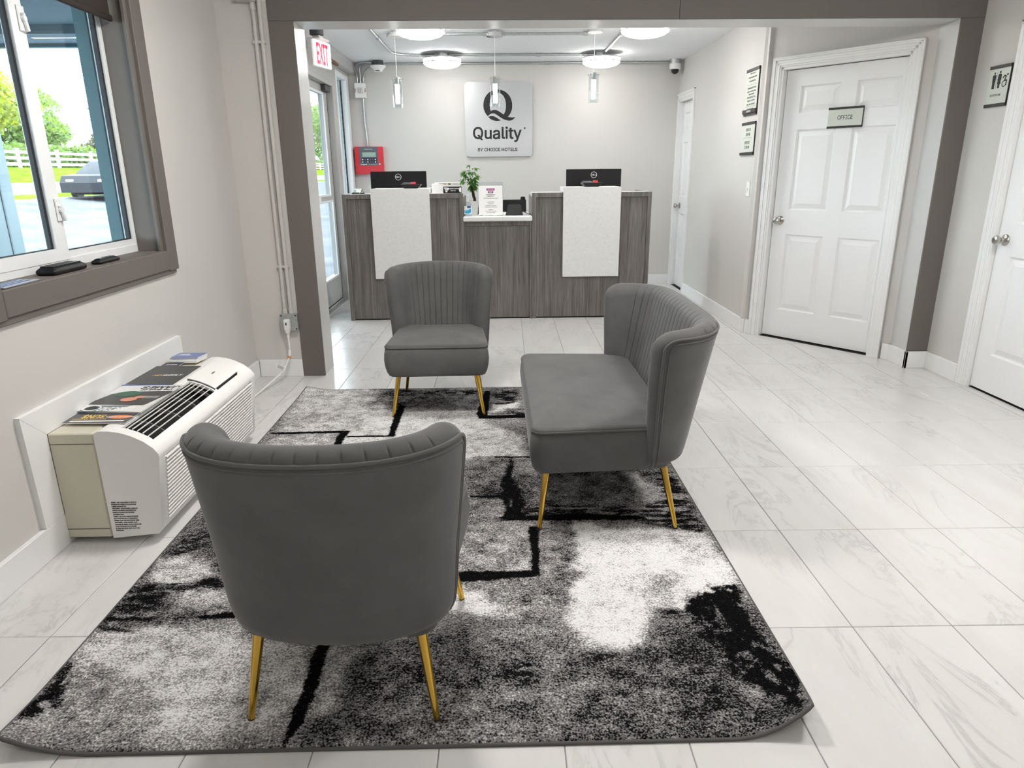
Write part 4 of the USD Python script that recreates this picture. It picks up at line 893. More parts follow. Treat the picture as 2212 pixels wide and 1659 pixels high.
cp = np.array([(-1.407, 4.525, .295), (-1.406, 4.523, .22), (-1.410, 4.515, .165), (-1.425, 4.48, .115), (-1.455, 4.41, .065), (-1.50, 4.28, .028), (-1.525, 4.12, .012), (-1.55, 3.92, .010), (-1.565, 3.75, .010), (-1.59, 3.58, .014), (-1.60, 3.40, .03)])
from scipy.interpolate import CubicSpline
tt = np.linspace(0, 1, len(cp)); C.part('cable', tube(CubicSpline(tt, cp)(np.linspace(0, 1, 70)), .0062, 10), white_plastic, True)
C.part('wrap_label', tube([(-1.4065, 4.5225, .205), (-1.409, 4.517, .165)], .0095, 12), paper, sub=[('orange_band', tube([(-1.4105, 4.514, .160), (-1.413, 4.508, .150)], .0105, 12), mat('orange_band', (.75, .22, .04), .5))])
C.part('warning_tag', put(rot(bx(-.034, .030, -.014, .014, -.0004, .0004), -.45), V3(-1.447, 4.432, .106), V3(1, 0, 0), V3(0, .2, .98), V3(0, -.98, .2)), paper,
       sub=[('tag_text', put(rot(cat(*[bx(-.026, .018, .006 - k * .005, .008 - k * .005, .0004, .0008) for k in range(4)]), -.45), V3(-1.447, 4.432, .106), V3(1, 0, 0), V3(0, .2, .98), V3(0, -.98, .2)), ink_grey)])
C.done()

# ================================================================ reception desk
YD = 6.430; YDB = 7.08
D = Thing('reception_desk', 'grey wood-grain reception desk with a lower middle section', 'desk')
def section(x0, x1, top, sl, sr, body_back=YDB):
    D.part('front_panel', bx(x0 + sl + .001, x1 - sr - .001, YD + .018, YD + .030, .012, top - .043, .001), wood)
    D.part('stile', bx(x0, x0 + sl, YD, YD + .030, .0, top, .0012), wood)
    D.part('stile', bx(x1 - sr, x1, YD, YD + .030, .0, top, .0012), wood)
    D.part('rail', bx(x0 + sl, x1 - sr, YD, YD + .030, top - .042, top, .0012), wood)
    D.part('toe_shadow', bx(x0 + .002, x1 - .002, YD + .020, YD + .06, 0, .012), dark_void)  # dark strip painted as shade along the desk foot
section(-1.392, -.305, 1.150, .040, .034)
section(-.301, .313, .905, .018, .018)
section(.317, 1.403, 1.150, .040, .034)
for x0, x1 in ((-1.392, -.305), (.317, 1.403)):
    D.part('ledge_top', bx(x0, x1, YD + .030, YD + .27, 1.115, 1.150, .0012), quartz)
    D.part('side_panel', bx(x0, x0 + .02, YD + .030, YDB, 0, 1.115), wood)
    D.part('side_panel', bx(x1 - .02, x1, YD + .030, YDB, 0, 1.115), wood)
D.part('side_cap', bx(1.375, 1.403, YD + .27, YDB, 1.115, 1.150, .001), wood)
D.part('side_cap', bx(-1.392, -1.364, YD + .27, YDB, 1.115, 1.150, .001), wood)
D.part('work_surface', cat(bx(-1.372, -.325, YD + .27, YDB, .72, .75), bx(.337, 1.383, YD + .27, YDB, .72, .75)), quartz)
D.done()
SH = Thing('counter_shelf', 'white quartz shelf in the low middle of the desk', 'counter')
SH.part('slab', bx(-.3045, .3165, YD - .075, YDB, .907, .951, .008), quartz); SH.done()
for x0, x1, lab in ((-1.127, -.603, 'white quartz counter wrapping down the left half of the desk'), (.598, 1.117, 'white quartz counter wrapping down the right half of the desk')):
    Wf = Thing('waterfall_counter', lab, 'counter')
    Wf.part('front_slab', bx(x0, x1, YD - .040, YD - .003, .397, 1.196, .0015), quartz)
    Wf.part('top_slab', bx(x0, x1, YD - .003, YD + .33, 1.154, 1.196, .0015), quartz); Wf.done()

# ---- things on the desk
def monitor(cx, label, yaw, ztop, w):
    M = Thing('monitor', label, 'monitor', loc=(cx, 6.84, .751), rotz=yaw); h = ztop - .751
    M.part('housing', bx(-w / 2, w / 2, -.012, .014, h - .315, h, .004), black_plastic)
    M.part('bulge', bx(-.14, .14, -.034, -.010, h - .30, h - .20, .012), black_plastic)
    M.part('screen', bx(-w / 2 + .008, w / 2 - .008, .014, .0155, h - .307, h - .008), emat('screen_glow', (.6, .7, .9), .6))
    M.part('stand', cat(bx(-.03, .03, -.045, -.012, .0, h - .20, .004), bx(-.11, .11, -.12, .06, 0, .010, .004)), black_plastic)
    ring = ell(.029, .029, 40).difference(ell(.0255, .0255, 40))
    M.part('maker_badge', put(cat(ext(ring, .0008), text('DELL', .0125, 0, -.006, bold=True, width=.041)), V3(0, -.0125, h - .052), V3(1, 0, 0), V3(0, 0, 1), V3(0, -1, 0)), ink_white)
    M.done()
monitor(-.930, 'black computer monitor standing behind the left waterfall counter', math.radians(-1.5), 1.345, .53)
monitor(.925, 'black computer monitor standing behind the right waterfall counter', math.radians(1.5), 1.350, .525)
def terminal(x, y, label, a):
    T_ = Thing('card_terminal', label, 'card terminal', loc=(x, y, 1.1965), rotz=a)
    T_.part('base', hull([(sx * w, sy_ * d, z) for sx in (-1, 1) for sy_ in (-1, 1) for w, d, z in ((.055, .05, 0), (.075, .06, .012), (.092, .065, .034))]), black_plastic)
    T_.part('keypad_wedge', hull([(-.085, -.05, .034), (.02, -.05, .034), (-.085, .05, .034), (.02, .05, .034), (-.075, -.045, .046), (.0, -.045, .044), (-.075, .045, .05), (.0, .045, .05)]), dark_grey)
    T_.part('red_tab', bx(.005, .045, -.06, -.02, .034, .054, .002), mat('red_tab', (.75, .06, .08), .5), label='red paper tab')
    T_.done()
terminal(-.775, 6.53, 'black card terminal with red tab on the left counter', 0.0)
terminal(.865, 6.53, 'black card terminal with red tab on the right counter', .1)
H_ = Thing('card_holder', 'small wire card holder at the left end of the desk', 'card holder', loc=(-1.262, 6.56, 1.1505))
H_.part('wire', cat(tube([(-.055, -.03, .003), (.012, -.03, .003), (.012, -.03, .012), (-.05, -.03, .012)], .003, 6), tube([(.022, -.03, .003), (.050, -.03, .003), (.036, -.005, .044), (.022, -.03, .003)], .0035, 6), tube([(-.055, -.03, .003), (-.055, .03, .003), (.05, .03, .003), (.05, -.03, .003)], .003, 6)), black_plastic)
H_.part('cards', hull([(-.045, -.026, .006), (.022, -.026, .006), (-.036, .0, .046), (.030, .0, .046), (-.045, -.016, .006), (.022, -.016, .006), (-.036, .01, .046), (.030, .01, .046)]), paper)
H_.part('card_picture', hull([(-.0445, -.0268, .008), (-.022, -.0268, .008), (-.0385, -.0068, .038), (-.016, -.0068, .038), (-.0445, -.0262, .008), (-.016, -.006, .038)]), mat('card_green', (.30, .50, .42), .5)); H_.done()
B_ = Thing('pen_box', 'white pen box lying behind the black leaflet box', 'box', loc=(-.455, 6.62, 1.1505))
B_.part('carton', bx(-.118, .115, -.03, .09, 0, .092, .001), paper, sub=[('pen_print', bx(-.075, .018, -.0306, -.03, .076, .084), ink_grey), ('pen_gold', bx(-.005, .010, -.0309, -.0303, .076, .086), ink_gold), ('pen_dark', bx(.010, .035, -.0309, -.0303, .074, .084), ink), ('side_text', put(text('CHOICE', .011, width=.055), V3(.078, -.0301, .074), V3(1, 0, 0), V3(0, 0, 1), V3(0, -1, 0)), ink_grey)])
B_.part('sloped_tray', hull([(-.14, -.05, 0), (-.03, -.05, 0), (-.14, .05, 0), (-.03, .05, 0), (-.14, -.05, .082), (-.03, -.05, .078), (-.14, .05, .082), (-.03, .05, .078)]), paper); B_.done()
B_ = Thing('leaflet_box', 'black lettered leaflet box beside the white pen box', 'box', loc=(-.405, 6.50, 1.1505))
B_.part('carton', bx(-.078, .085, -.02, .045, 0, .058, .001), black_plastic, sub=[('title_text', put(text('Being Better Business', .011, bold=True, width=.105), V3(.012, -.0203, .036), V3(1, 0, 0), V3(0, 0, 1), V3(0, -1, 0)), ink_white), ('second_text', put(text('Thank You', .011, bold=True, width=.048), V3(.010, -.0203, .018), V3(1, 0, 0), V3(0, 0, 1), V3(0, -1, 0)), ink_white),
    ('round_print', put(ext(ell(.013, .022).intersection(sbox(-1, -1, .008, 1)), .0005), V3(.076, -.0203, .030), V3(1, 0, 0), V3(0, 0, 1), V3(0, -1, 0)), ink_white)])
B_.part('floral_print', put(ext(union_all([affinity.translate(ell(.011, .006, 10), *q) for q in ((-.055, .03), (-.048, .045), (-.062, .046), (-.04, .03), (-.05, .015), (-.035, .042))]), .0005), V3(0, -.0203, 0), V3(1, 0, 0), V3(0, 0, 1), V3(0, -1, 0)), ink_white); B_.done()
ZM = .9515
P_ = Thing('sanitizer_bottle', 'clear pump bottle of hand sanitizer at the left end of the shelf', 'bottle', loc=(-.262, 6.43, ZM))
P_.part('bottle', lathe([(0, 0), (.030, 0), (.034, .006), (.034, .095), (.028, .112), (.014, .120), (.0135, .128), (0, .128)], 28), bottle_plastic, 40)
P_.part('gel', lathe([(0, .004), (.030, .004), (.031, .085), (0, .085)], 24), mat('gel', (.75, .86, .90), .15, alpha=.5))
P_.part('label', lathe([(.0346, .018), (.0348, .018), (.0348, .090), (.0346, .090)], 28).slice_plane((0, .012, 0), (0, -1, 0)), paper, label='blue and white label')
bl = lambda s, z: put(ext(s, .0006), V3(0, -.0352, z), V3(1, 0, 0), V3(0, 0, 1), V3(0, -1, 0))
P_.part('label_blue', bl(Polygon([(-.032, .0), (-.026, .024), (-.020, .006), (-.013, .026), (-.008, .008), (-.002, .022), (.028, .032), (.028, -.0), (.006, -.010), (-.026, -.004)]), .034), mat('label_blue', (.04, .40, .72), .4))
P_.part('label_navy', bl(sbox(-.006, 0, .026, .016), .074), ink_blue)
P_.part('pump', cat(cyl(.013, .126, .146), cyl(.005, .146, .176), hull_boxes([bx(-.010, .010, -.008, .008, .176, .188), bx(-.006, .006, -.040, .0, .180, .187)])), white_plastic); P_.done()
# potted money tree
P_ = Thing('potted_plant', 'small braided money tree in a white square pot on the shelf', 'plant', loc=(-.215, 6.60, ZM))
def frustum(w0, w1, h, th=.004):
    o = hull([(sx * w, sy_ * w, z) for sx in (-1, 1) for sy_ in (-1, 1) for w, z in ((w0, 0), (w1, h))]); i = hull([(sx * w, sy_ * w, z) for sx in (-1, 1) for sy_ in (-1, 1) for w, z in ((w0 - th, .01), (w1 - th + .001, h + .01))]); return cut(o, i)
P_.part('pot', frustum(.034, .046, .125), white_plastic); P_.part('soil', bx(-.040, .040, -.040, .040, .09, .108), mat('soil', (.03, .02, .015), .95))
tr = mat('braided_trunk', (.045, .032, .022), .8, bump=.5, bscale=200)
for k in range(3):
    u = np.linspace(0, 1, 24); a = u * 7 + k * 2.1
    P_.part('trunk', tube(np.column_stack([.008 * np.cos(a) + .018 - .036 * u, .008 * np.sin(a), .10 + .155 * u]), .0075 - .002 * u, 8), tr, 50)
leafm = leaf_material('money_tree_leaf', (.06, .22, .03), (.16, .40, .05))
lr = np.random.default_rng(11)
def leaflet(p, d, L, W, up=V3(0, 0, 1)):
    d = d / np.linalg.norm(d); s_ = np.cross(d, up); s_ /= np.linalg.norm(s_) + 1e-9; n_ = np.cross(s_, d)
    pts = [p]; n = 5; top = []
    for i_, t in enumerate((.18, .42, .68, .88)):
        w = W * math.sin(PI * t ** .85) ; q = p + d * L * t - V3(0, 0, 1) * L * .35 * t * t
        top += [q + s_ * w + n_ * .15 * w, q - n_ * .1 * w, q - s_ * w + n_ * .15 * w]
    tip = p + d * L - V3(0, 0, 1) * L * .38
    v = np.array(pts + top + [tip]); f = [[0, 1, 2], [0, 2, 3]]
    for r_ in range(3):
        a = 1 + r_ * 3
        f += [[a, a + 3, a + 4], [a, a + 4, a + 1], [a + 1, a + 4, a + 5], [a + 1, a + 5, a + 2]]
    a = 10; f += [[a, 13, a + 1], [a + 1, 13, a + 2]]
    return trimesh.Trimesh(v, f, process=False)
topc = V3(-.018, 0, .252)
for k in range(30):
    az = k * 2.4; u_ = lr.uniform(-1, 1); rr = math.sqrt(1 - u_ * u_) * lr.uniform(.35, 1.0)
    pe = V3(-.020 + .082 * rr * math.cos(az), .055 * rr * math.sin(az), .340 + .085 * u_ + lr.uniform(-.02, .02))
    out = pe - (topc + V3(0, 0, .03)); out /= np.linalg.norm(out)
    P_.part('stem', tube([topc - [0, 0, .01], topc * .5 + pe * .5 + V3(0, 0, .012), pe], .0013, 5), mat('stem_green', (.06, .16, .03), .6))
    a0 = math.atan2(out[1], out[0])
    for q in range(5):
        a2 = a0 + (q - 2) * .55 + lr.uniform(-.15, .15); e2 = -.35 + .55 * out[2] - abs(q - 2) * .12 + lr.uniform(-.5, .4)
        P_.part('leaf', leaflet(pe, V3(math.cos(a2) * math.cos(e2), math.sin(a2) * math.cos(e2), math.sin(e2)), lr.uniform(.036, .062), lr.uniform(.007, .0105)), leafm, True)
P_.done()
Q_ = Thing('pen_cup', 'pens standing in a small cup behind the notice stand', 'pen cup', loc=(-.155, 6.66, ZM))
Q_.part('cup', cut(cyl(.026, 0, .075), cyl(.023, .005, .09)), dark_grey)
for k, (a, mm) in enumerate(((.12, ink_white), (-.10, ink_blue), (.02, mat('pen_orange', (.7, .3, .08), .4)))): Q_.part('pen', tube([(0.004 * k - .006, 0, .01), (.03 * a * 3, .01, .135 + .008 * k)], .0045, 8), mm)
Q_.done()
N_ = Thing('notice_stand', 'clear acrylic stand with a white printed notice on the shelf', 'notice stand', loc=(-.056, 6.475, ZM))
tilt = .14
def nb(m): return put(m, V3(0, -.012, .002), V3(1, 0, 0), V3(0, math.sin(tilt), math.cos(tilt)), V3(0, -math.cos(tilt), math.sin(tilt)))
N_.part('holder', cat(nb(bx(-.115, .115, 0, .295, -.004, -.001, .0008)), bx(-.11, .11, -.015, .075, 0, .003)), acrylic)
N_.part('paper', nb(bx(-.110, .107, .004, .262, -.0008, .0004)), paper)
mag = mat('magenta_ink', (.28, .02, .17), .5)
N_.part('heading_block', nb(cat(bx(-.037, .037, .220, .238, .0004, .0009), bx(-.024, .024, .196, .213, .0004, .0009))), mag)
tx = [('WELCOME', .226, .007, .056, ink_white, 1), ('BACK', .2015, .007, .026, ink_white, 1), ('RATES & BENEFITS FOR', .180, .008, .082, ink_grey, 1), ('MEMBERSHIP', .166, .008, .058, ink_grey, 1), ('Let Your Front Desk Know!', .148, .009, .13, ink_grey, 0), ('GUEST ROOMS', .114, .007, .062, ink_grey, 0), ('CHECK IN', .099, .007, .05, ink_grey, 0), ('2:00 PM TO 11:00 PM', .085, .006, .095, ink_grey, 0), ('complimentary breakfast daily', .072, .006, .115, ink_grey, 0), ('Breakfast', .048, .007, .038, ink_grey, 1), ('6:30 AM to 9:30 AM', .035, .006, .10, ink_grey, 0), ('served in lobby', .021, .006, .078, ink_grey, 0)]
for s_, y_, h_, w_, m_, b_ in tx: N_.part('notice_text', nb(text(s_, h_, 0, y_, .0009 if m_ is ink_white else .0004, bold=bool(b_), width=w_)), m_)
N_.done()
F_ = Thing('desk_phone', 'black office desk telephone seen from behind on the shelf', 'telephone', loc=(.163, 6.52, ZM))
F_.part('body', hull([(-.11, .03, .025), (.105, .03, .025), (-.105, .075, .135), (.105, .075, .135), (-.11, -.02, .035), (.105, -.02, .035), (-.108, .02, .135), (.105, .02, .135)]), black_plastic)
F_.part('foot', hull([(-.085, -.04, 0), (.075, -.04, 0), (-.06, .0, .095), (.055, .0, .095), (-.085, .03, 0), (.075, .03, 0), (-.06, .03, .095), (.055, .03, .095)]), mat('phone_foot', (.016, .016, .017), .55))
F_.part('handset', hull_boxes([rounded(.055, .098, .02, .06, .13, .162, .012), rounded(.060, .094, .04, .08, .05, .10, .010)]), black_plastic, 40)
F_.part('cable', tube([(.08, .0, .03), (.12, -.02, .012), (.14, -.01, .006), (.146, .03, .004)], .003, 6), black_plastic); F_.done()

# ================================================================ signs and wall equipment
def on(fr, o): return lambda m: put(m, o, **fr)
G = Thing('hotel_sign', 'square brushed metal hotel sign with a large black letter emblem', 'sign')
w = on(FW, V3(.034, YF, 1.897))
def rrect(a, b, r): return sbox(-a + r, -b + r, a - r, b - r).buffer(r, quad_segs=10)
G.part('plate', move(w(ext(rrect(.384, .398, .048), .016)), 0, -.012, 0), silver); G.part('standoff', w(bx(-.25, .25, -.25, .25, 0, .013)), dark_grey)
ws = on(FW, V3(.034, YF - .0282, 1.897))
def bez(*P, n=14):
    P = np.array(P, float); t = np.linspace(0, 1, n)[:, None]
    return ((1 - t) ** 3 * P[0] + 3 * (1 - t) ** 2 * t * P[1] + 3 * (1 - t) * t * t * P[2] + t ** 3 * P[3]) if len(P) == 4 else ((1 - t) ** 2 * P[0] + 2 * (1 - t) * t * P[1] + t * t * P[2])
k_ = .768 / 1335.0                                           # metres per unit of the emblem's drawing grid
def em(pts): return [((x - 758) * k_, (838 - y) * k_) for x, y in pts]
outer = em(np.vstack([bez((545, 772), (490, 720), (460, 650), (460, 578)), bez((460, 578), (460, 410), (580, 285), (742, 285)), bez((742, 285), (905, 285), (1028, 410), (1028, 578)), bez((1028, 578), (1028, 660), (995, 730), (940, 785)), bez((940, 785), (1000, 800), (1040, 800), (1082, 788)), bez((1082, 788), (1060, 840), (1000, 860), (950, 855)), bez((950, 855), (800, 840), (720, 715), (650, 718)), bez((650, 718), (610, 718), (580, 740), (545, 772))]))
hole = em(np.vstack([bez((605, 680), (580, 620), (580, 560), (590, 490)), bez((590, 490), (605, 390), (660, 345), (742, 345)), bez((742, 345), (850, 345), (905, 450), (905, 578)), bez((905, 578), (905, 640), (890, 700), (855, 742)), bez((855, 742), (780, 690), (730, 655), (675, 655)), bez((675, 655), (640, 655), (625, 665), (605, 680))]))
tail = em(np.vstack([bez((553, 785), (590, 765), (640, 760), (690, 785)), bez((690, 785), (740, 810), (770, 835), (805, 850)), bez((805, 850), (700, 870), (610, 850), (553, 785))]))
G.part('emblem', ws(ext(union_all([Polygon(outer).buffer(0).difference(Polygon(hole).buffer(0)), Polygon(tail).buffer(0)]), .0012)), ink)
G.part('name_text', ws(text('Quality', .122, -.018, -.202, 0, bold=True, width=.555, d=.0012)), ink)
G.part('registered_mark', ws(move(ext(ell(.011, .011), .001), .296, -.092, 0)), ink_grey)
G.part('line_text', ws(text('BY CHOICE HOTELS', .034, -.016, -.338, 0, bold=True, width=.455, d=.0012)), ink); G.done()

def bar_sign(name, label, fr, o, wd, ht, bar, texts, cat_='sign', mid=None):
    """A pale plaque with a dark bar along its top and bottom; o is its centre on the wall."""
    S_ = Thing(name, label, cat_); p = on(fr, o)
    S_.part('plate', p(bx(-wd / 2, wd / 2, -ht / 2 + .003, ht / 2 - .003, .001, .009, .001)), sign_face)
    S_.part('bar', p(bx(-wd / 2 - .001, wd / 2 + .001, ht / 2 - bar, ht / 2, .001, .013, .001)), sign_bar)
    S_.part('bar', p(bx(-wd / 2 - .001, wd / 2 + .001, -ht / 2, -ht / 2 + bar, .001, .013, .001)), sign_bar)
    S_.part('edge', p(bx(wd / 2 - .001, wd / 2 + .003, -ht / 2, ht / 2, .001, .010)), sign_bar)
    for nm, m, mm in texts: S_.part(nm, p(move(m, 0, 0, .0091)), mm)
    if mid: S_.part('name_slot', p(mid[0]), sign_bar); S_.part('name_text', p(mid[1]), ink_white)
    S_.done()
bar_sign('office_sign', 'small pale OFFICE sign with dark bars on the diagonal door', AW, OA + AW['u'] * .581 + AW['n'] * -.050 + V3(0, 0, 1.688), .252, .142, .014, [('word', text('OFFICE', .029, 0, -.014, width=.108), ink)])
L1 = ['This hotel is', 'independently owned', 'and operated by', 'SHIVAM HOSPITALITY LLC', 'under a license from', 'Choice Hotels', 'International, Inc.']
tl = [('rule', cat(bx(-.12, .12, .0545, .0560, 0, .0006), bx(-.12, .12, -.0475, -.046, 0, .0006), bx(-.12, .12, -.1105, -.109, 0, .0006)), ink_grey)]
ys = [.140, .108, .076, .030, -.002 + .0, -.022, -.044]
for s_, y_ in zip(L1, [.138, .110, .082, .028, .004, -.018, -.040]): tl.append(('line', text(s_, .0125, 0, y_ - .004, width=min(.195, .0096 * len(s_))), ink))
for s_, y_ in (('Check In: 2:00 PM', -.072), ('Check Out: 11:00 AM', -.100), ('Manager On Duty', -.136)): tl.append(('line', text(s_, .014, 0, y_, width=.0096 * len(s_)), ink))
bar_sign('notice_sign', 'tall pale notice sign with manager name slot above the check-in sign', RW, V3(XR - .890, 6.005, 1.937), .285, .355, .024, tl,
         mid=(bx(-.155, .150, -.162, -.132, .009, .020, .001), text('ARIAN PATEL', .015, 0, -.155, .0201, width=.10)))
bar_sign('checkin_sign', 'pale CHECK IN and CHECK OUT times sign above the light switch', RW, V3(XFR, 6.005, 1.578), .310, .258, .022,
         [('line', text(s_, .022, 0, y_, width=.0135 * len(s_)), ink) for s_, y_ in (('CHECK IN', .058), ('2:00 PM', .022), ('CHECK OUT', -.042), ('11:00 AM', -.078))] + [('rule', bx(-.105, .105, .0045, .006, 0, .0006), ink_grey)])
def man(x, s, skirt=False):
    b = [(-.016, .0), (-.002, .0), (-.002, .055), (.002, .055), (.002, 0), (.016, 0), (.016, .055), (.020, .055), (.024, .112), (.014, .122), (-.014, .122), (-.024, .112), (-.020, .055), (-.016, .055)]
    if skirt: b = [(-.012, 0), (-.001, 0), (-.001, .035), (.001, .035), (.001, 0), (.012, 0), (.012, .035), (.022, .035), (.016, .070), (.024, .068), (.020, .112), (.012, .122), (-.012, .122), (-.020, .112), (-.024, .068), (-.016, .070), (-.022, .035), (-.012, .035)]
    return affinity.translate(affinity.scale(union_all([Polygon(b).buffer(.001), affinity.translate(ell(.0095, .0105), 0, .136)]), s, s, origin=(0, 0)), x, 0)
wc = union_all([ell(.021, .021).difference(ell(.0155, .0155)).difference(Polygon([(.0, .0), (.0, .05), (.05, .05), (.05, .002)])), LineString([(.002, .022), (.012, .046), (-.004, .052), (-.016, .040)]).buffer(.0045), affinity.translate(ell(.007, .007), .024, .056), LineString([(.002, .020), (.022, .020), (.020, -.008)]).buffer(.0045)])
fig = union_all([man(-.042, .62), man(.004, .64, True), affinity.translate(affinity.scale(wc, .86, .86, origin=(0, 0)), .048, .020)])
bar_sign('restroom_sign', 'pale RESTROOM sign with people symbols on the right wall', RW, V3(XR, 4.3495, 1.795), .178, .230, .018,
         [('pictogram', move(ext(fig, .0006), 0, -.012, 0), ink), ('divider', bx(-.020, -.0188, -.012, .080, 0, .0006), ink_grey), ('word', text('RESTROOM', .0125, -.010, -.056, width=.088), ink_grey)])
X_ = Thing('exit_sign', 'white EXIT sign with red letters hanging under the ceiling', 'exit sign')
ea = V3(-1.452, 6.10, 0); eu = V3(.075, .285, 0); eu /= np.linalg.norm(eu); fr = dict(u=eu, v=V3(0, 0, 1), n=V3(eu[1], -eu[0], 0)); p = on(fr, ea + V3(0, 0, 2.172))
X_.part('housing', p(bx(-.002, .292, -.004, .194, -.055, -.012, .006)), white_plastic); X_.part('face', p(ext(affinity.translate(rrect(.146, .098, .012), .145, .095), .012)).apply_translation(-fr['n'] * .012), exit_face)
X_.part('letters', p(text('EXIT', .150, .145, .020, .0005, bold=True, width=.190)), exit_red)
X_.part('canopy', p(cat(bx(.06, .23, .196, .214, -.08, .03, .006), bx(.11, .18, .214, .235, -.06, .0, .003))), white_plastic)
X_.part('ceiling_box', p(cat(cyl(.055, .238, .328, (0, 0)).apply_transform(np.array([[1, 0, 0, .13], [0, 0, 1, 0], [0, 1, 0, -.03], [0, 0, 0, 1.0]])), )), dark_grey)
X_.done()
conduit('ceiling_conduit', 'short dark conduit feeding the exit sign from the column', [(-1.62, 5.3, 2.478), (-1.60, 5.9, 2.478), (-1.50, 6.10, 2.478)], .011, galv)
K = Thing('fire_panel', 'red fire alarm panel with grey keypad face on the far wall', 'alarm panel'); p = on(FW, V3(-1.459, YF, 1.467))
K.part('cabinet', p(bx(-.160, .160, -.150, .150, 0, .075, .004)), red_paint)
K.part('face_plate', p(bx(-.108, .104, -.052, .148, .075, .079, .002)), mat('panel_grey', (.11, .12, .14), .45))
K.part('display', p(bx(-.072, .082, .040, .088, .079, .081)), mat('lcd_green', (.30, .42, .34), .25))
K.part('keypad', p(bx(-.082, .095, -.032, .030, .079, .0805)), mat('panel_dark', (.03, .035, .05), .5))
for r_ in range(2):
    for c_ in range(6): K.part('key', p(bx(-.076 + c_ * .029, -.064 + c_ * .029, -.024 + r_ * .028, -.010 + r_ * .028, .0805, .083, .001)), ink_white if c_ in (0, 2, 5) else mat('key_blue', (.10, .12, .2), .5))
K.part('maker_text', p(text('Honeywell', .014, -.06, -.048, .0792, bold=True, width=.07)), ink_white); K.part('model_text', p(text('FIRE ALARM CONTROL', .007, .045, -.044, .0792, width=.10)), ink_white); K.part('series_text', p(text('FireWarden Series', .010, 0, .118, .0792, width=.09)), ink_white)
K.part('lock', p(move(lathe([(0, 0), (.012, 0), (.010, .010), (0, .010)], 16), .122, -.040, .075)), chrome); K.done()
K = Thing('strobe_alarm', 'white square fire strobe above the red alarm panel', 'strobe'); p = on(FW, V3(-1.508, YF, 2.212))
K.part('back_box', p(bx(-.058, .058, -.075, .075, 0, .05, .005)), white_plastic); K.part('cover', p(bx(-.062, .062, -.079, .079, .05, .062, .006)), white_plastic)
K.part('flash_lens', p(hull_boxes([bx(-.030, .030, -.030, .030, .062, .064), bx(-.018, .018, -.018, .018, .064, .080)])), chrome)
for sx in (-1, 1): K.part('fire_text', put(text('FIRE', .014, bold=True), V3(-1.508 + sx * .048, YF - .0625, 2.212), V3(0, 0, -sx * 1.0), V3(sx * 1.0, 0, 0), V3(0, -1, 0)), mat('strobe_red', (.4, .05, .05), .5))
K.done()
yc = YF - .018
conduit('wall_conduit', 'metal conduit from the strobe down to the red panel', [(-1.490, yc, 2.14), (-1.488, yc, 1.9), (-1.466, yc, 1.61)], .0125, galv, None, [cyl(.017, 1.70, 1.725, (-1.473, yc))])
for k, (x0, pts) in enumerate(((-1.545, [(-1.545, yc, 2.285), (-1.548, yc, 2.40), (-1.56, yc - .01, 2.46), (-1.50, yc - .08, 2.485), (-1.345, 8.25, 2.485)]), (-1.508, [(-1.508, yc, 2.285), (-1.508, yc, 2.41), (-1.49, yc - .02, 2.465), (-1.42, yc - .06, 2.482), (-1.345, 8.275, 2.482)]), (-1.470, [(-1.470, yc, 2.285), (-1.468, yc, 2.36), (-1.43, yc - .01, 2.42), (-1.36, yc - .02, 2.455), (-1.30, yc - .03, 2.465)]))):
    u = np.linspace(0, 1, 30); conduit('bent_conduit', ['left bent conduit rising from the strobe to the ceiling', 'middle bent conduit rising from the strobe to the ceiling', 'right bent conduit curving from the strobe towards the smoke detector'][k], CubicSpline(np.linspace(0, 1, 5), np.array(pts))(u), .0115, galv)
K = Thing('smoke_detector', 'white smoke detector under the ceiling in the far left corner', 'smoke detector', loc=(-1.276, 8.24, 2.5))
K.part('ceiling_box', cyl(.058, -.055, 0), dark_grey, 40); K.part('body', lathe([(0, -.112), (.045, -.112), (.050, -.095), (.078, -.068), (.086, -.058), (.086, -.052), (0, -.052)], 36), white_plastic, 40)
K.part('vent_slot', bx(-.022, .022, -.0506, -.046, -.108, -.102), dark_void); K.done()
K = Thing('dome_camera', 'white dome security camera in the far right ceiling corner', 'security camera', loc=(1.992, 8.27, 2.5))
K.part('mount_box', cyl(.060, -.045, 0), galv, 40); K.part('housing', lathe([(0, -.105), (.052, -.105), (.062, -.098), (.064, -.06), (.060, -.045), (0, -.045)], 32), white_plastic, 40)
K.part('dome', lathe([(0, -.152), (.018, -.149), (.033, -.138), (.041, -.122), (.043, -.105), (0, -.105)], 28), mat('dark_dome', (.01, .01, .012), .08), True); K.done()
K = Thing('light_switch', 'white light switch plate on the far right wall', 'light switch'); p = on(RW, V3(XFR, 5.902, 1.180))
K.part('plate', p(bx(-.038, .038, -.060, .060, 0, .006, .002)), white_plastic); K.part('toggle', p(rot(bx(-.006, .006, -.012, .012, .004, .020, .002), .3, (1, 0, 0), (0, 0, .006))), white_plastic); K.done()

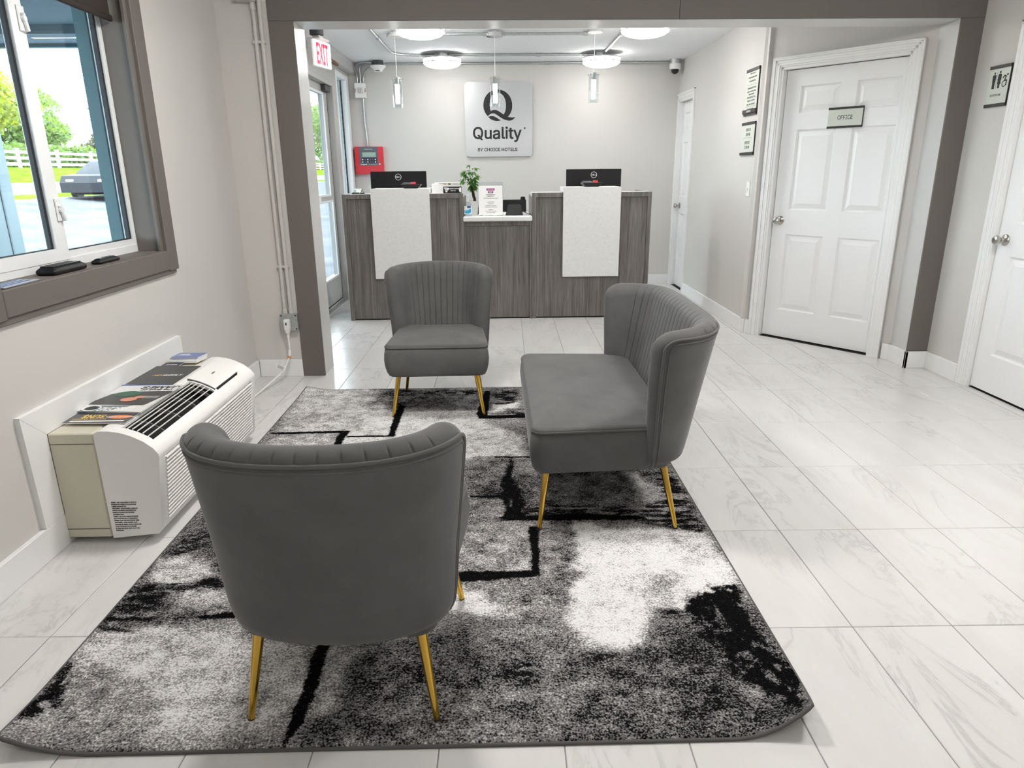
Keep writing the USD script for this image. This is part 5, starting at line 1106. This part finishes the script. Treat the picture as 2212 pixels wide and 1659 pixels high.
# ================================================================ lamps and ceiling conduits
def ceiling_lamp(loc, label, glow, group):
    t = Thing('ceiling_lamp', label, 'ceiling lamp', group, loc=loc)
    t.part('mount', cyl(.075, -.045, 0), galv, 40)
    t.part('top_pan', lathe([(0, -.045), (.195, -.045), (.198, -.050), (.198, -.053), (0, -.053)], 48), lamp_metal, 40)
    t.part('diffuser', lathe([(0, -.053), (.192, -.053), (.194, -.058), (.194, -.092), (.190, -.100), (.165, -.118), (.12, -.132), (.06, -.139), (0, -.141)], 48), glow, 40, label='glowing white diffuser')
    for z in (-.0555, -.092): t.part('band', lathe([(.1935, z), (.1995, z), (.1995, z + .006), (.1935, z + .006), (.1935, z)], 48), lamp_metal)
    return t.done()
GL = 'ceiling lamps of the far room'
spots = [(-.545, 7.80, 'round ceiling lamp above the left half of the desk'), (1.105, 7.80, 'round ceiling lamp above the right half of the desk'), (-.592, 6.12, 'round ceiling lamp half hidden by the beam, left'), (1.215, 6.12, 'round ceiling lamp half hidden by the beam, right')]
c0_ = c1_ = None
for x, y, lab in spots:
    if c0_ is None: c0_ = ceiling_lamp((x, y, ZC), lab, lamp_glow, GL)
    elif y > 7: copy_of(c0_.prim, (x, y, ZC), 0, lab)
    elif c1_ is None: c1_ = ceiling_lamp((x, y, ZC), lab, lamp_glow_front, GL)
    else: copy_of(c1_.prim, (x, y, ZC), 0, lab)
for k, (x, y) in enumerate(((-.45, 2.75), (1.75, 2.3), (-.2, -.2), (2.0, -.6))):  # lamps out of view, placed to light the near room
    ceiling_lamp((x, y, ZC), ['unseen ceiling lamp above the rug, placed to light the near room', 'unseen ceiling lamp above the tiles right of the rug, placed to light the near room', 'unseen ceiling lamp behind the camera, left, placed to light the near room dimly', 'unseen ceiling lamp behind the camera, right, placed to light the near room dimly'][k], lamp_glow_near if k < 2 else lamp_glow_rear, 'unseen ceiling lamps of the near room')
YPN = 6.585
def pendant(x, label, ang):
    t = Thing('pendant_lamp', label, 'pendant lamp', 'pendant lamps over the desk', loc=(x, YPN, ZC), rotz=ang)
    t.part('canopy', cat(cyl(.070, -.050, -.022, n=40), cyl(.02, -.022, 0)), chrome, 40)
    t.part('wire', tube([(0, 0, -.05), (0, 0, -.2), (0, 0, -.365)], .0016, 6), white_plastic)
    t.part('socket', cat(cyl(.019, -.425, -.365), tube([(-.052, 0, -.385), (.052, 0, -.385)], .003, 8), tube([(0, -.05, -.385), (0, .05, -.385)], .003, 8)), chrome, 40)
    t.part('frosted_tube', lathe([(0, -.585), (.018, -.582), (.0205, -.575), (.0205, -.425), (0, -.425)], 24), pendant_glow, 40, label='glowing frosted inner tube')
    t.part('glass_sleeve', cut(cyl(.044, -.615, -.372, n=36), cyl(.0405, -.7, -.3, n=36)), clear_glass, 40, label='clear glass cylinder')
    t.part('base_disc', lathe([(0, -.600), (.016, -.598), (.014, -.586), (0, -.586)], 20), clear_glass, 40)
    for sx in (-1, 1): t.part('thumb_screw', move(cyl(.005, 0, .010, n=10).apply_transform(trimesh.transformations.rotation_matrix(sx * PI / 2, [0, 1, 0])), sx * .045, 0, -.385), chrome)
    return t.done()
p0 = pendant(-.862, 'left pendant lamp of the three hanging over the desk', 0.0)
copy_of(p0.prim, (.000, YPN, ZC), .25, 'middle pendant lamp hanging in front of the hotel sign')
copy_of(p0.prim, (.870, YPN, ZC + .028), -.2, 'right pendant lamp of the three hanging over the desk')
def cc(name, label, pts, r=.0125, cps=()):
    C_ = Thing(name, label, 'conduit'); C_.part('pipe', tube(pts, r, 12), galv, 40)
    for a, b in cps: C_.part('coupling', tube([a, b], r + .0045, 12), galv, 40)
    C_.done()
zc = 2.472
cc('ceiling_conduit', 'metal conduit joining the left and middle pendant canopies', [(-.80, YPN, zc), (-.4, YPN, zc), (-.062, YPN, zc)], .013, [((-.80, YPN, zc), (-.76, YPN, zc)), ((-.10, YPN, zc), (-.06, YPN, zc))])
cc('ceiling_conduit', 'metal conduit joining the middle and right pendant canopies', [(.062, YPN, zc), (.4, YPN, zc), (.808, YPN, zc)], .013, [((.06, YPN, zc), (.10, YPN, zc)), ((.77, YPN, zc), (.808, YPN, zc))])
zc = 2.485
bend = [(-1.045, 4.9, zc), (-1.045, 7.55, zc)] + [(-1.045 + .25 * (1 - math.cos(a)), 7.55 + .25 * math.sin(a), zc) for a in np.linspace(.15, PI / 2, 9)] + [(-.70, 7.80, zc), (-.62, 7.80, zc)]
cc('ceiling_conduit', 'bent metal conduit crossing the ceiling to the left lamp', bend, .0125, [((-1.045, 6.80, zc), (-1.045, 6.86, zc))])
cc('ceiling_conduit', 'metal conduit between the two lamps above the desk', [(-.47, 7.80, zc), (.3, 7.80, zc), (1.03, 7.80, zc)], .0125, [((.42, 7.80, zc), (.48, 7.80, zc))])
cc('ceiling_conduit', 'metal conduit along the ceiling edge of the far wall', [(-1.22, YF - .03, zc), (.4, YF - .03, zc), (1.99, YF - .03, zc), (1.995, 8.30, zc)], .0125, [((.55, YF - .03, zc), (.61, YF - .03, zc)), ((1.55, YF - .03, zc), (1.61, YF - .03, zc))])
cc('ceiling_conduit', 'short metal conduit between the two right ceiling lamps', [(1.125, 6.18, zc), (1.12, 6.9, zc), (1.115, 7.73, zc)], .0125, [((1.121, 6.72, zc), (1.121, 6.78, zc))])

# ================================================================ outside
def ground(name, pts, m, label, cat_, y0=-30, y1=190, kind='structure'):
    """A strip of ground along y with the cross-section pts (x, z), closed 0.4 m below."""
    P = list(pts) + [(x, z - .4) for x, z in pts[::-1]]
    mm = prism(P, y1 - y0); mm.apply_transform(np.array([[1, 0, 0, 0], [0, 0, 1, y0], [0, 1, 0, 0], [0, 0, 0, 1.0]])); mm.fix_normals()
    return one(name, mm, m, label, cat_, kind=kind)
asphalt = mat('asphalt', (.075, .077, .082), .95, vary=.22, vscale=.7, specular_ior_level=0.0)
concrete = mat('concrete', (.16, .157, .15), .9, vary=.08, vscale=2, specular_ior_level=0.0)
grass_m = mat('lawn', (.06, .105, .010), .95, vary=.35, vscale=2.2, specular_ior_level=0.0)
ground('parking_lot', [(-1.95, -.15), (-9.0, -.15), (-15.5, .50)], asphalt, 'grey asphalt parking lot outside the window', 'parking lot')
ground('kerb', [(-15.5, .50), (-15.5, .55), (-15.9, .56), (-15.9, .50)], concrete, 'pale concrete kerb along the parking lot', 'kerb')
ground('lawn_verge', [(-15.9, .52), (-17.7, .64)], grass_m, 'narrow green grass strip beside the road', 'grass')
ground('road', [(-17.7, .64), (-21.5, 1.02)], concrete, 'pale concrete road behind the parking lot', 'road')
ground('lawn', [(-21.5, 1.04), (-25.0, 1.72), (-28, 1.8), (-120, 2.5)], grass_m, 'bright green lawn in front of the white fence', 'grass')
fence_m = mat('fence_white', (.6, .6, .6), .5)
Fn = Thing('fence', 'white three-rail ranch fence beyond the lawn', 'fence')
for k in range(26):
    y = 31.5 + 3.4 * k + .0; y = 41.9 + 3.4 * (k - 3)
    Fn.part('post', cat(bx(-25.07, -24.93, y - .07, y + .07, 1.70, 2.66, .01), bx(-25.09, -24.91, y - .09, y + .09, 2.66, 2.70, .01)), fence_m)
for z in (1.90, 2.20, 2.50): Fn.part('rail', bx(-25.02, -24.98, 28, 125, z - .075, z + .075, .005), fence_m)
Fn.done()
leaf_hedge = leaf_material('hedge_leaf', (0.093, 0.145, 0.026), (0.128, 0.197, 0.029))
leaf_lime = leaf_material('lime_leaf', (0.197, 0.232, 0.020), (0.290, 0.319, 0.029))
leaf_green = leaf_material('green_leaf', (0.099, 0.162, 0.029), (0.162, 0.244, 0.035))
leaf_dark = leaf_material('bronze_leaf', (0.081, 0.075, 0.041), (0.093, 0.087, 0.041))
bark = mat('bark', (.12, .09, .07), .9)
def leaf_cloud(cs, n, size, seed):
    """Leaf quads scattered through the blobs cs = [(x, y, z, rx, ry, rz)]."""
    g = np.random.default_rng(seed); cs = np.array(cs); vol = cs[:, 3:].prod(1); pick = g.choice(len(cs), n, p=vol / vol.sum())
    d = g.normal(size=(n, 3)); d /= np.linalg.norm(d, axis=1, keepdims=True); r = g.uniform(.45, 1.03, n) ** .6
    c = cs[pick, :3] + d * r[:, None] * cs[pick, 3:]
    a = g.normal(size=(n, 3)); a /= np.linalg.norm(a, axis=1, keepdims=True); b = np.cross(a, g.normal(size=(n, 3))); b /= np.linalg.norm(b, axis=1, keepdims=True)
    s = size * g.uniform(.6, 1.3, n)[:, None]
    v = np.stack([c - a * s, c + b * s * .55, c + a * s, c - b * s * .55], 1).reshape(-1, 3)
    q = np.arange(n)[:, None] * 4
    return trimesh.Trimesh(v, np.vstack([q + [0, 1, 2], q + [0, 2, 3]]), process=False)
def tree(name, label, x, y, z, h, w, m, n, size, seed, group='trees beyond the fence'):
    g = np.random.default_rng(seed); bl = []
    for k in range(9):
        a = g.uniform(0, 2 * PI); t = g.uniform(.25, .9); rr = w * (1 - .55 * abs(t - .45)) * .55
        bl.append((x + math.cos(a) * rr * .8, y + math.sin(a) * rr, z + h * t, w * g.uniform(.32, .5), w * g.uniform(.32, .5), h * g.uniform(.14, .20)))
    bl.append((x, y, z + h * .86, w * .3, w * .35, h * .15)); bl.append((x, y, z + h * .45, w * .5, w * .55, h * .25))
    T_ = Thing(name, label, 'tree', group)
    T_.part('trunk', tube([(x, y, z - .3), (x + .1, y, z + h * .3), (x, y + .1, z + h * .7)], [.16 * h / 6, .12 * h / 6, .04], 8), bark)
    T_.part('crown', leaf_cloud(bl, n, size, seed + 1), m, kind='stuff')
    T_.done()
tree('shade_tree', 'tall lime green tree behind the fence, cut off by the left window edge', -29.5, 42.4, 1.8, 8.6, 3.6, leaf_lime, 5200, .17, 3)
tree('shade_tree', 'broad pale green tree behind the white fence seen through the right pane', -33, 53.2, 1.9, 5.4, 4.4, leaf_green, 5200, .20, 5)
tree('shade_tree', 'small bronze tree behind the fence beside the lamp pole', -36, 68.2, 2.0, 4.3, 2.6, leaf_dark, 1500, .20, 8)
tree('shade_tree', 'dense green tree behind the fence seen through the entrance door', -33, 139, 1.8, 11.5, 9.0, leaf_green, 4200, .34, 12)
tree('shade_tree', 'grey green tree farther along the fence seen through the entrance door', -40, 180, 1.8, 15.0, 9.0, leaf_hedge, 3800, .42, 15)
Hd = Thing('hedge', 'clipped green hedge running behind the white fence', 'hedge', kind='stuff')
g_ = np.random.default_rng(5); Hd.part('foliage', leaf_cloud([(-26.6, y, 2.25, .7, 1.6, .85) for y in np.arange(30, 126, 1.5)], 22000, .16, 21), leaf_hedge, kind='stuff')
Hd.part('core', bx(-27.0, -26.3, 28, 126, 1.6, 2.75), mat('hedge_core', (.05, .09, .02), .95)); Hd.done()
B_ = Thing('office_block', 'pale hazy commercial building far behind the trees', 'building')
hz = mat('hazy_wall', (.42, .46, .50), .8); hz2 = mat('hazy_glass', (.22,.28,.33), .4); B_.part('wall', bx(-92, -78, 136, 146, 2, 13.0), hz)
B_.part('penthouse', bx(-90, -80, 138, 142, 13.0, 16), hz2)
for k in range(3): B_.part('window_band', bx(-78.0, -77.9, 137, 145.5, 4.5 + k * 2.8, 5.8 + k * 2.8), hz2); B_.part('end_window', bx(-91, -79, 135.9, 136.0, 4.5 + k * 2.8, 5.8 + k * 2.8), hz2)
B_.done()
B_ = Thing('white_tower', 'plain white tower block beside the hazy building', 'building'); B_.part('wall', bx(-88, -79, 147.5, 153, 2, 14.0), mat('tower_white', (.86, .86, .86), .7)); B_.part('window_strip', bx(-79.0, -78.9, 149, 150, 4, 12), hz2); B_.done()
Lp = Thing('lamp_post', 'thin dark street lamp post beyond the fence', 'lamp post'); Lp.part('pole', tube([(-24, 44.9, 1.5), (-24, 44.9, 5.0), (-24, 44.9, 8.2)], [.06, .05, .035], 8), dark_grey); Lp.part('lamp_head', bx(-24.3, -23.7, 44.5, 45.3, 5.05, 5.13, .02), dark_grey); Lp.done()
# canopy over the drive, and a teal upright below it
teal_dark = mat('canopy_soffit_paint', (.07, .12, .15), .7)
Cn = Thing('entrance_canopy', 'dark teal canopy over the drive outside the window', 'canopy')
Cn.part('soffit', bx(-9.6, -1.96, -4, 8.55, 2.735, 2.80), teal_dark); Cn.part('fascia', cat(bx(-9.7, -1.96, 8.55, 8.63, 2.70, 3.25), bx(-9.75, -9.6, -4, 8.63, 2.70, 3.25)), teal)
Cn.part('roof', bx(-9.75, -1.96, -4, 8.63, 3.2, 3.3), teal_dark)
Cn.part('soffit_beam', bx(-9.6, -1.96, 7.55, 7.75, 2.66, 2.735), teal_dark); Cn.part('downlight', bx(-4.9, -4.45, 7.95, 8.2, 2.728, 2.736), emat('canopy_light', (.95, 1, .95), 4.0)); Cn.done()  # the soffit carries a small bright patch with its own glow
Po = Thing('canopy_post', 'square teal upright below the canopy, at the left window edge', 'post'); Po.part('shaft', bx(-4.95, -4.38, 6.05, 6.58, -.15, 2.735, .01), teal); Po.part('plinth', bx(-5.0, -4.33, 6.0, 6.63, -.15, .1, .01), teal); Po.part('seam_strip', bx(-4.379, -4.376, 6.40, 6.42, .1, 2.7), teal_dark); Po.done()  # teal upright where a bluish band shows at the window edge
# parked car
Ca = Thing('parked_car', 'dark saloon car parked outside at the right of the window', 'car', loc=(-14.9, 28.4, .44), rotz=-PI / 2 + .05)
def car_half(pts, w, inset):
    m_ = prism(pts, 2 * w); m_.apply_transform(np.array([[1, 0, 0, 0], [0, 0, 1, -w], [0, 1, 0, 0], [0, 0, 0, 1.0]])); m_.fix_normals(); return m_
car_paint = mat('car_paint', (.012, .013, .016), .6, specular_ior_level=0.12)
bodyp = [(-2.3, .28), (-2.33, .55), (-2.2, .82), (-1.5, .90), (1.35, .92), (2.1, .86), (2.3, .62), (2.28, .28)]
roofp = [(-1.75, .88), (-1.05, 1.34), (-.3, 1.42), (.55, 1.36), (1.35, .92)]
wh = [(-1.42, 0), (1.38, 0)]
body = car_half(bodyp, .88, 0); arch = [move(rot(cyl(.36, -2, 2, n=32), PI / 2, (1, 0, 0)), x, 0, .32) for x, _ in wh]
inner = bx(-1.9, 1.9, -.6, .6, .2, .6)
body = tm((mold(body) - mold(arch[0]) - mold(arch[1])) + mold(inner))
Ca.part('body', body, car_paint, 30); roof = hull([(x, s * (.78 if z < 1 else .60), z) for x, z in roofp for s in (-1, 1)]); Ca.part('cabin', roof, car_paint, 30)
gl = mat('car_glass', (.03, .035, .04), .1, specular_ior_level=0.2)
for s in (-1, 1):
    Ca.part('side_window', hull([(x, s * (.787 - (z - .9) * .36 + .004), z) for x, z in ((-1.35, .95), (-.92, 1.27), (-.28, 1.34), (.45, 1.29), (1.02, .96))] + [(x, s * (.787 - (z - .9) * .36 - .03), z) for x, z in ((-1.35, .95), (-.92, 1.27), (-.28, 1.34), (.45, 1.29), (1.02, .96))]), gl)
    for x, _ in wh:
        Ca.part('wheel', move(rot(lathe([(0, -.10), (.29, -.10), (.32, -.07), (.32, .07), (.29, .10), (0, .10)], 28), PI / 2, (1, 0, 0)), x, s * .79, .32), black_plastic, 40, sub=[('hub', move(rot(lathe([(0, .0), (.20, .0), (.18, .012), (0, .02)], 20), PI / 2 * s, (1, 0, 0)), x, s * .89, .32), galv)])
    Ca.part('headlamp', bx(2.16, 2.27, s * .55 - .14, s * .55 + .14, .62, .74, .03), mat('headlamp', (.8, .8, .8), .1)); Ca.part('tail_lamp', bx(-2.335, -2.24, s * .62 - .13, s * .62 + .13, .62, .74, .03), mat('tail_lamp', (.4, .01, .01), .2))
Ca.done()
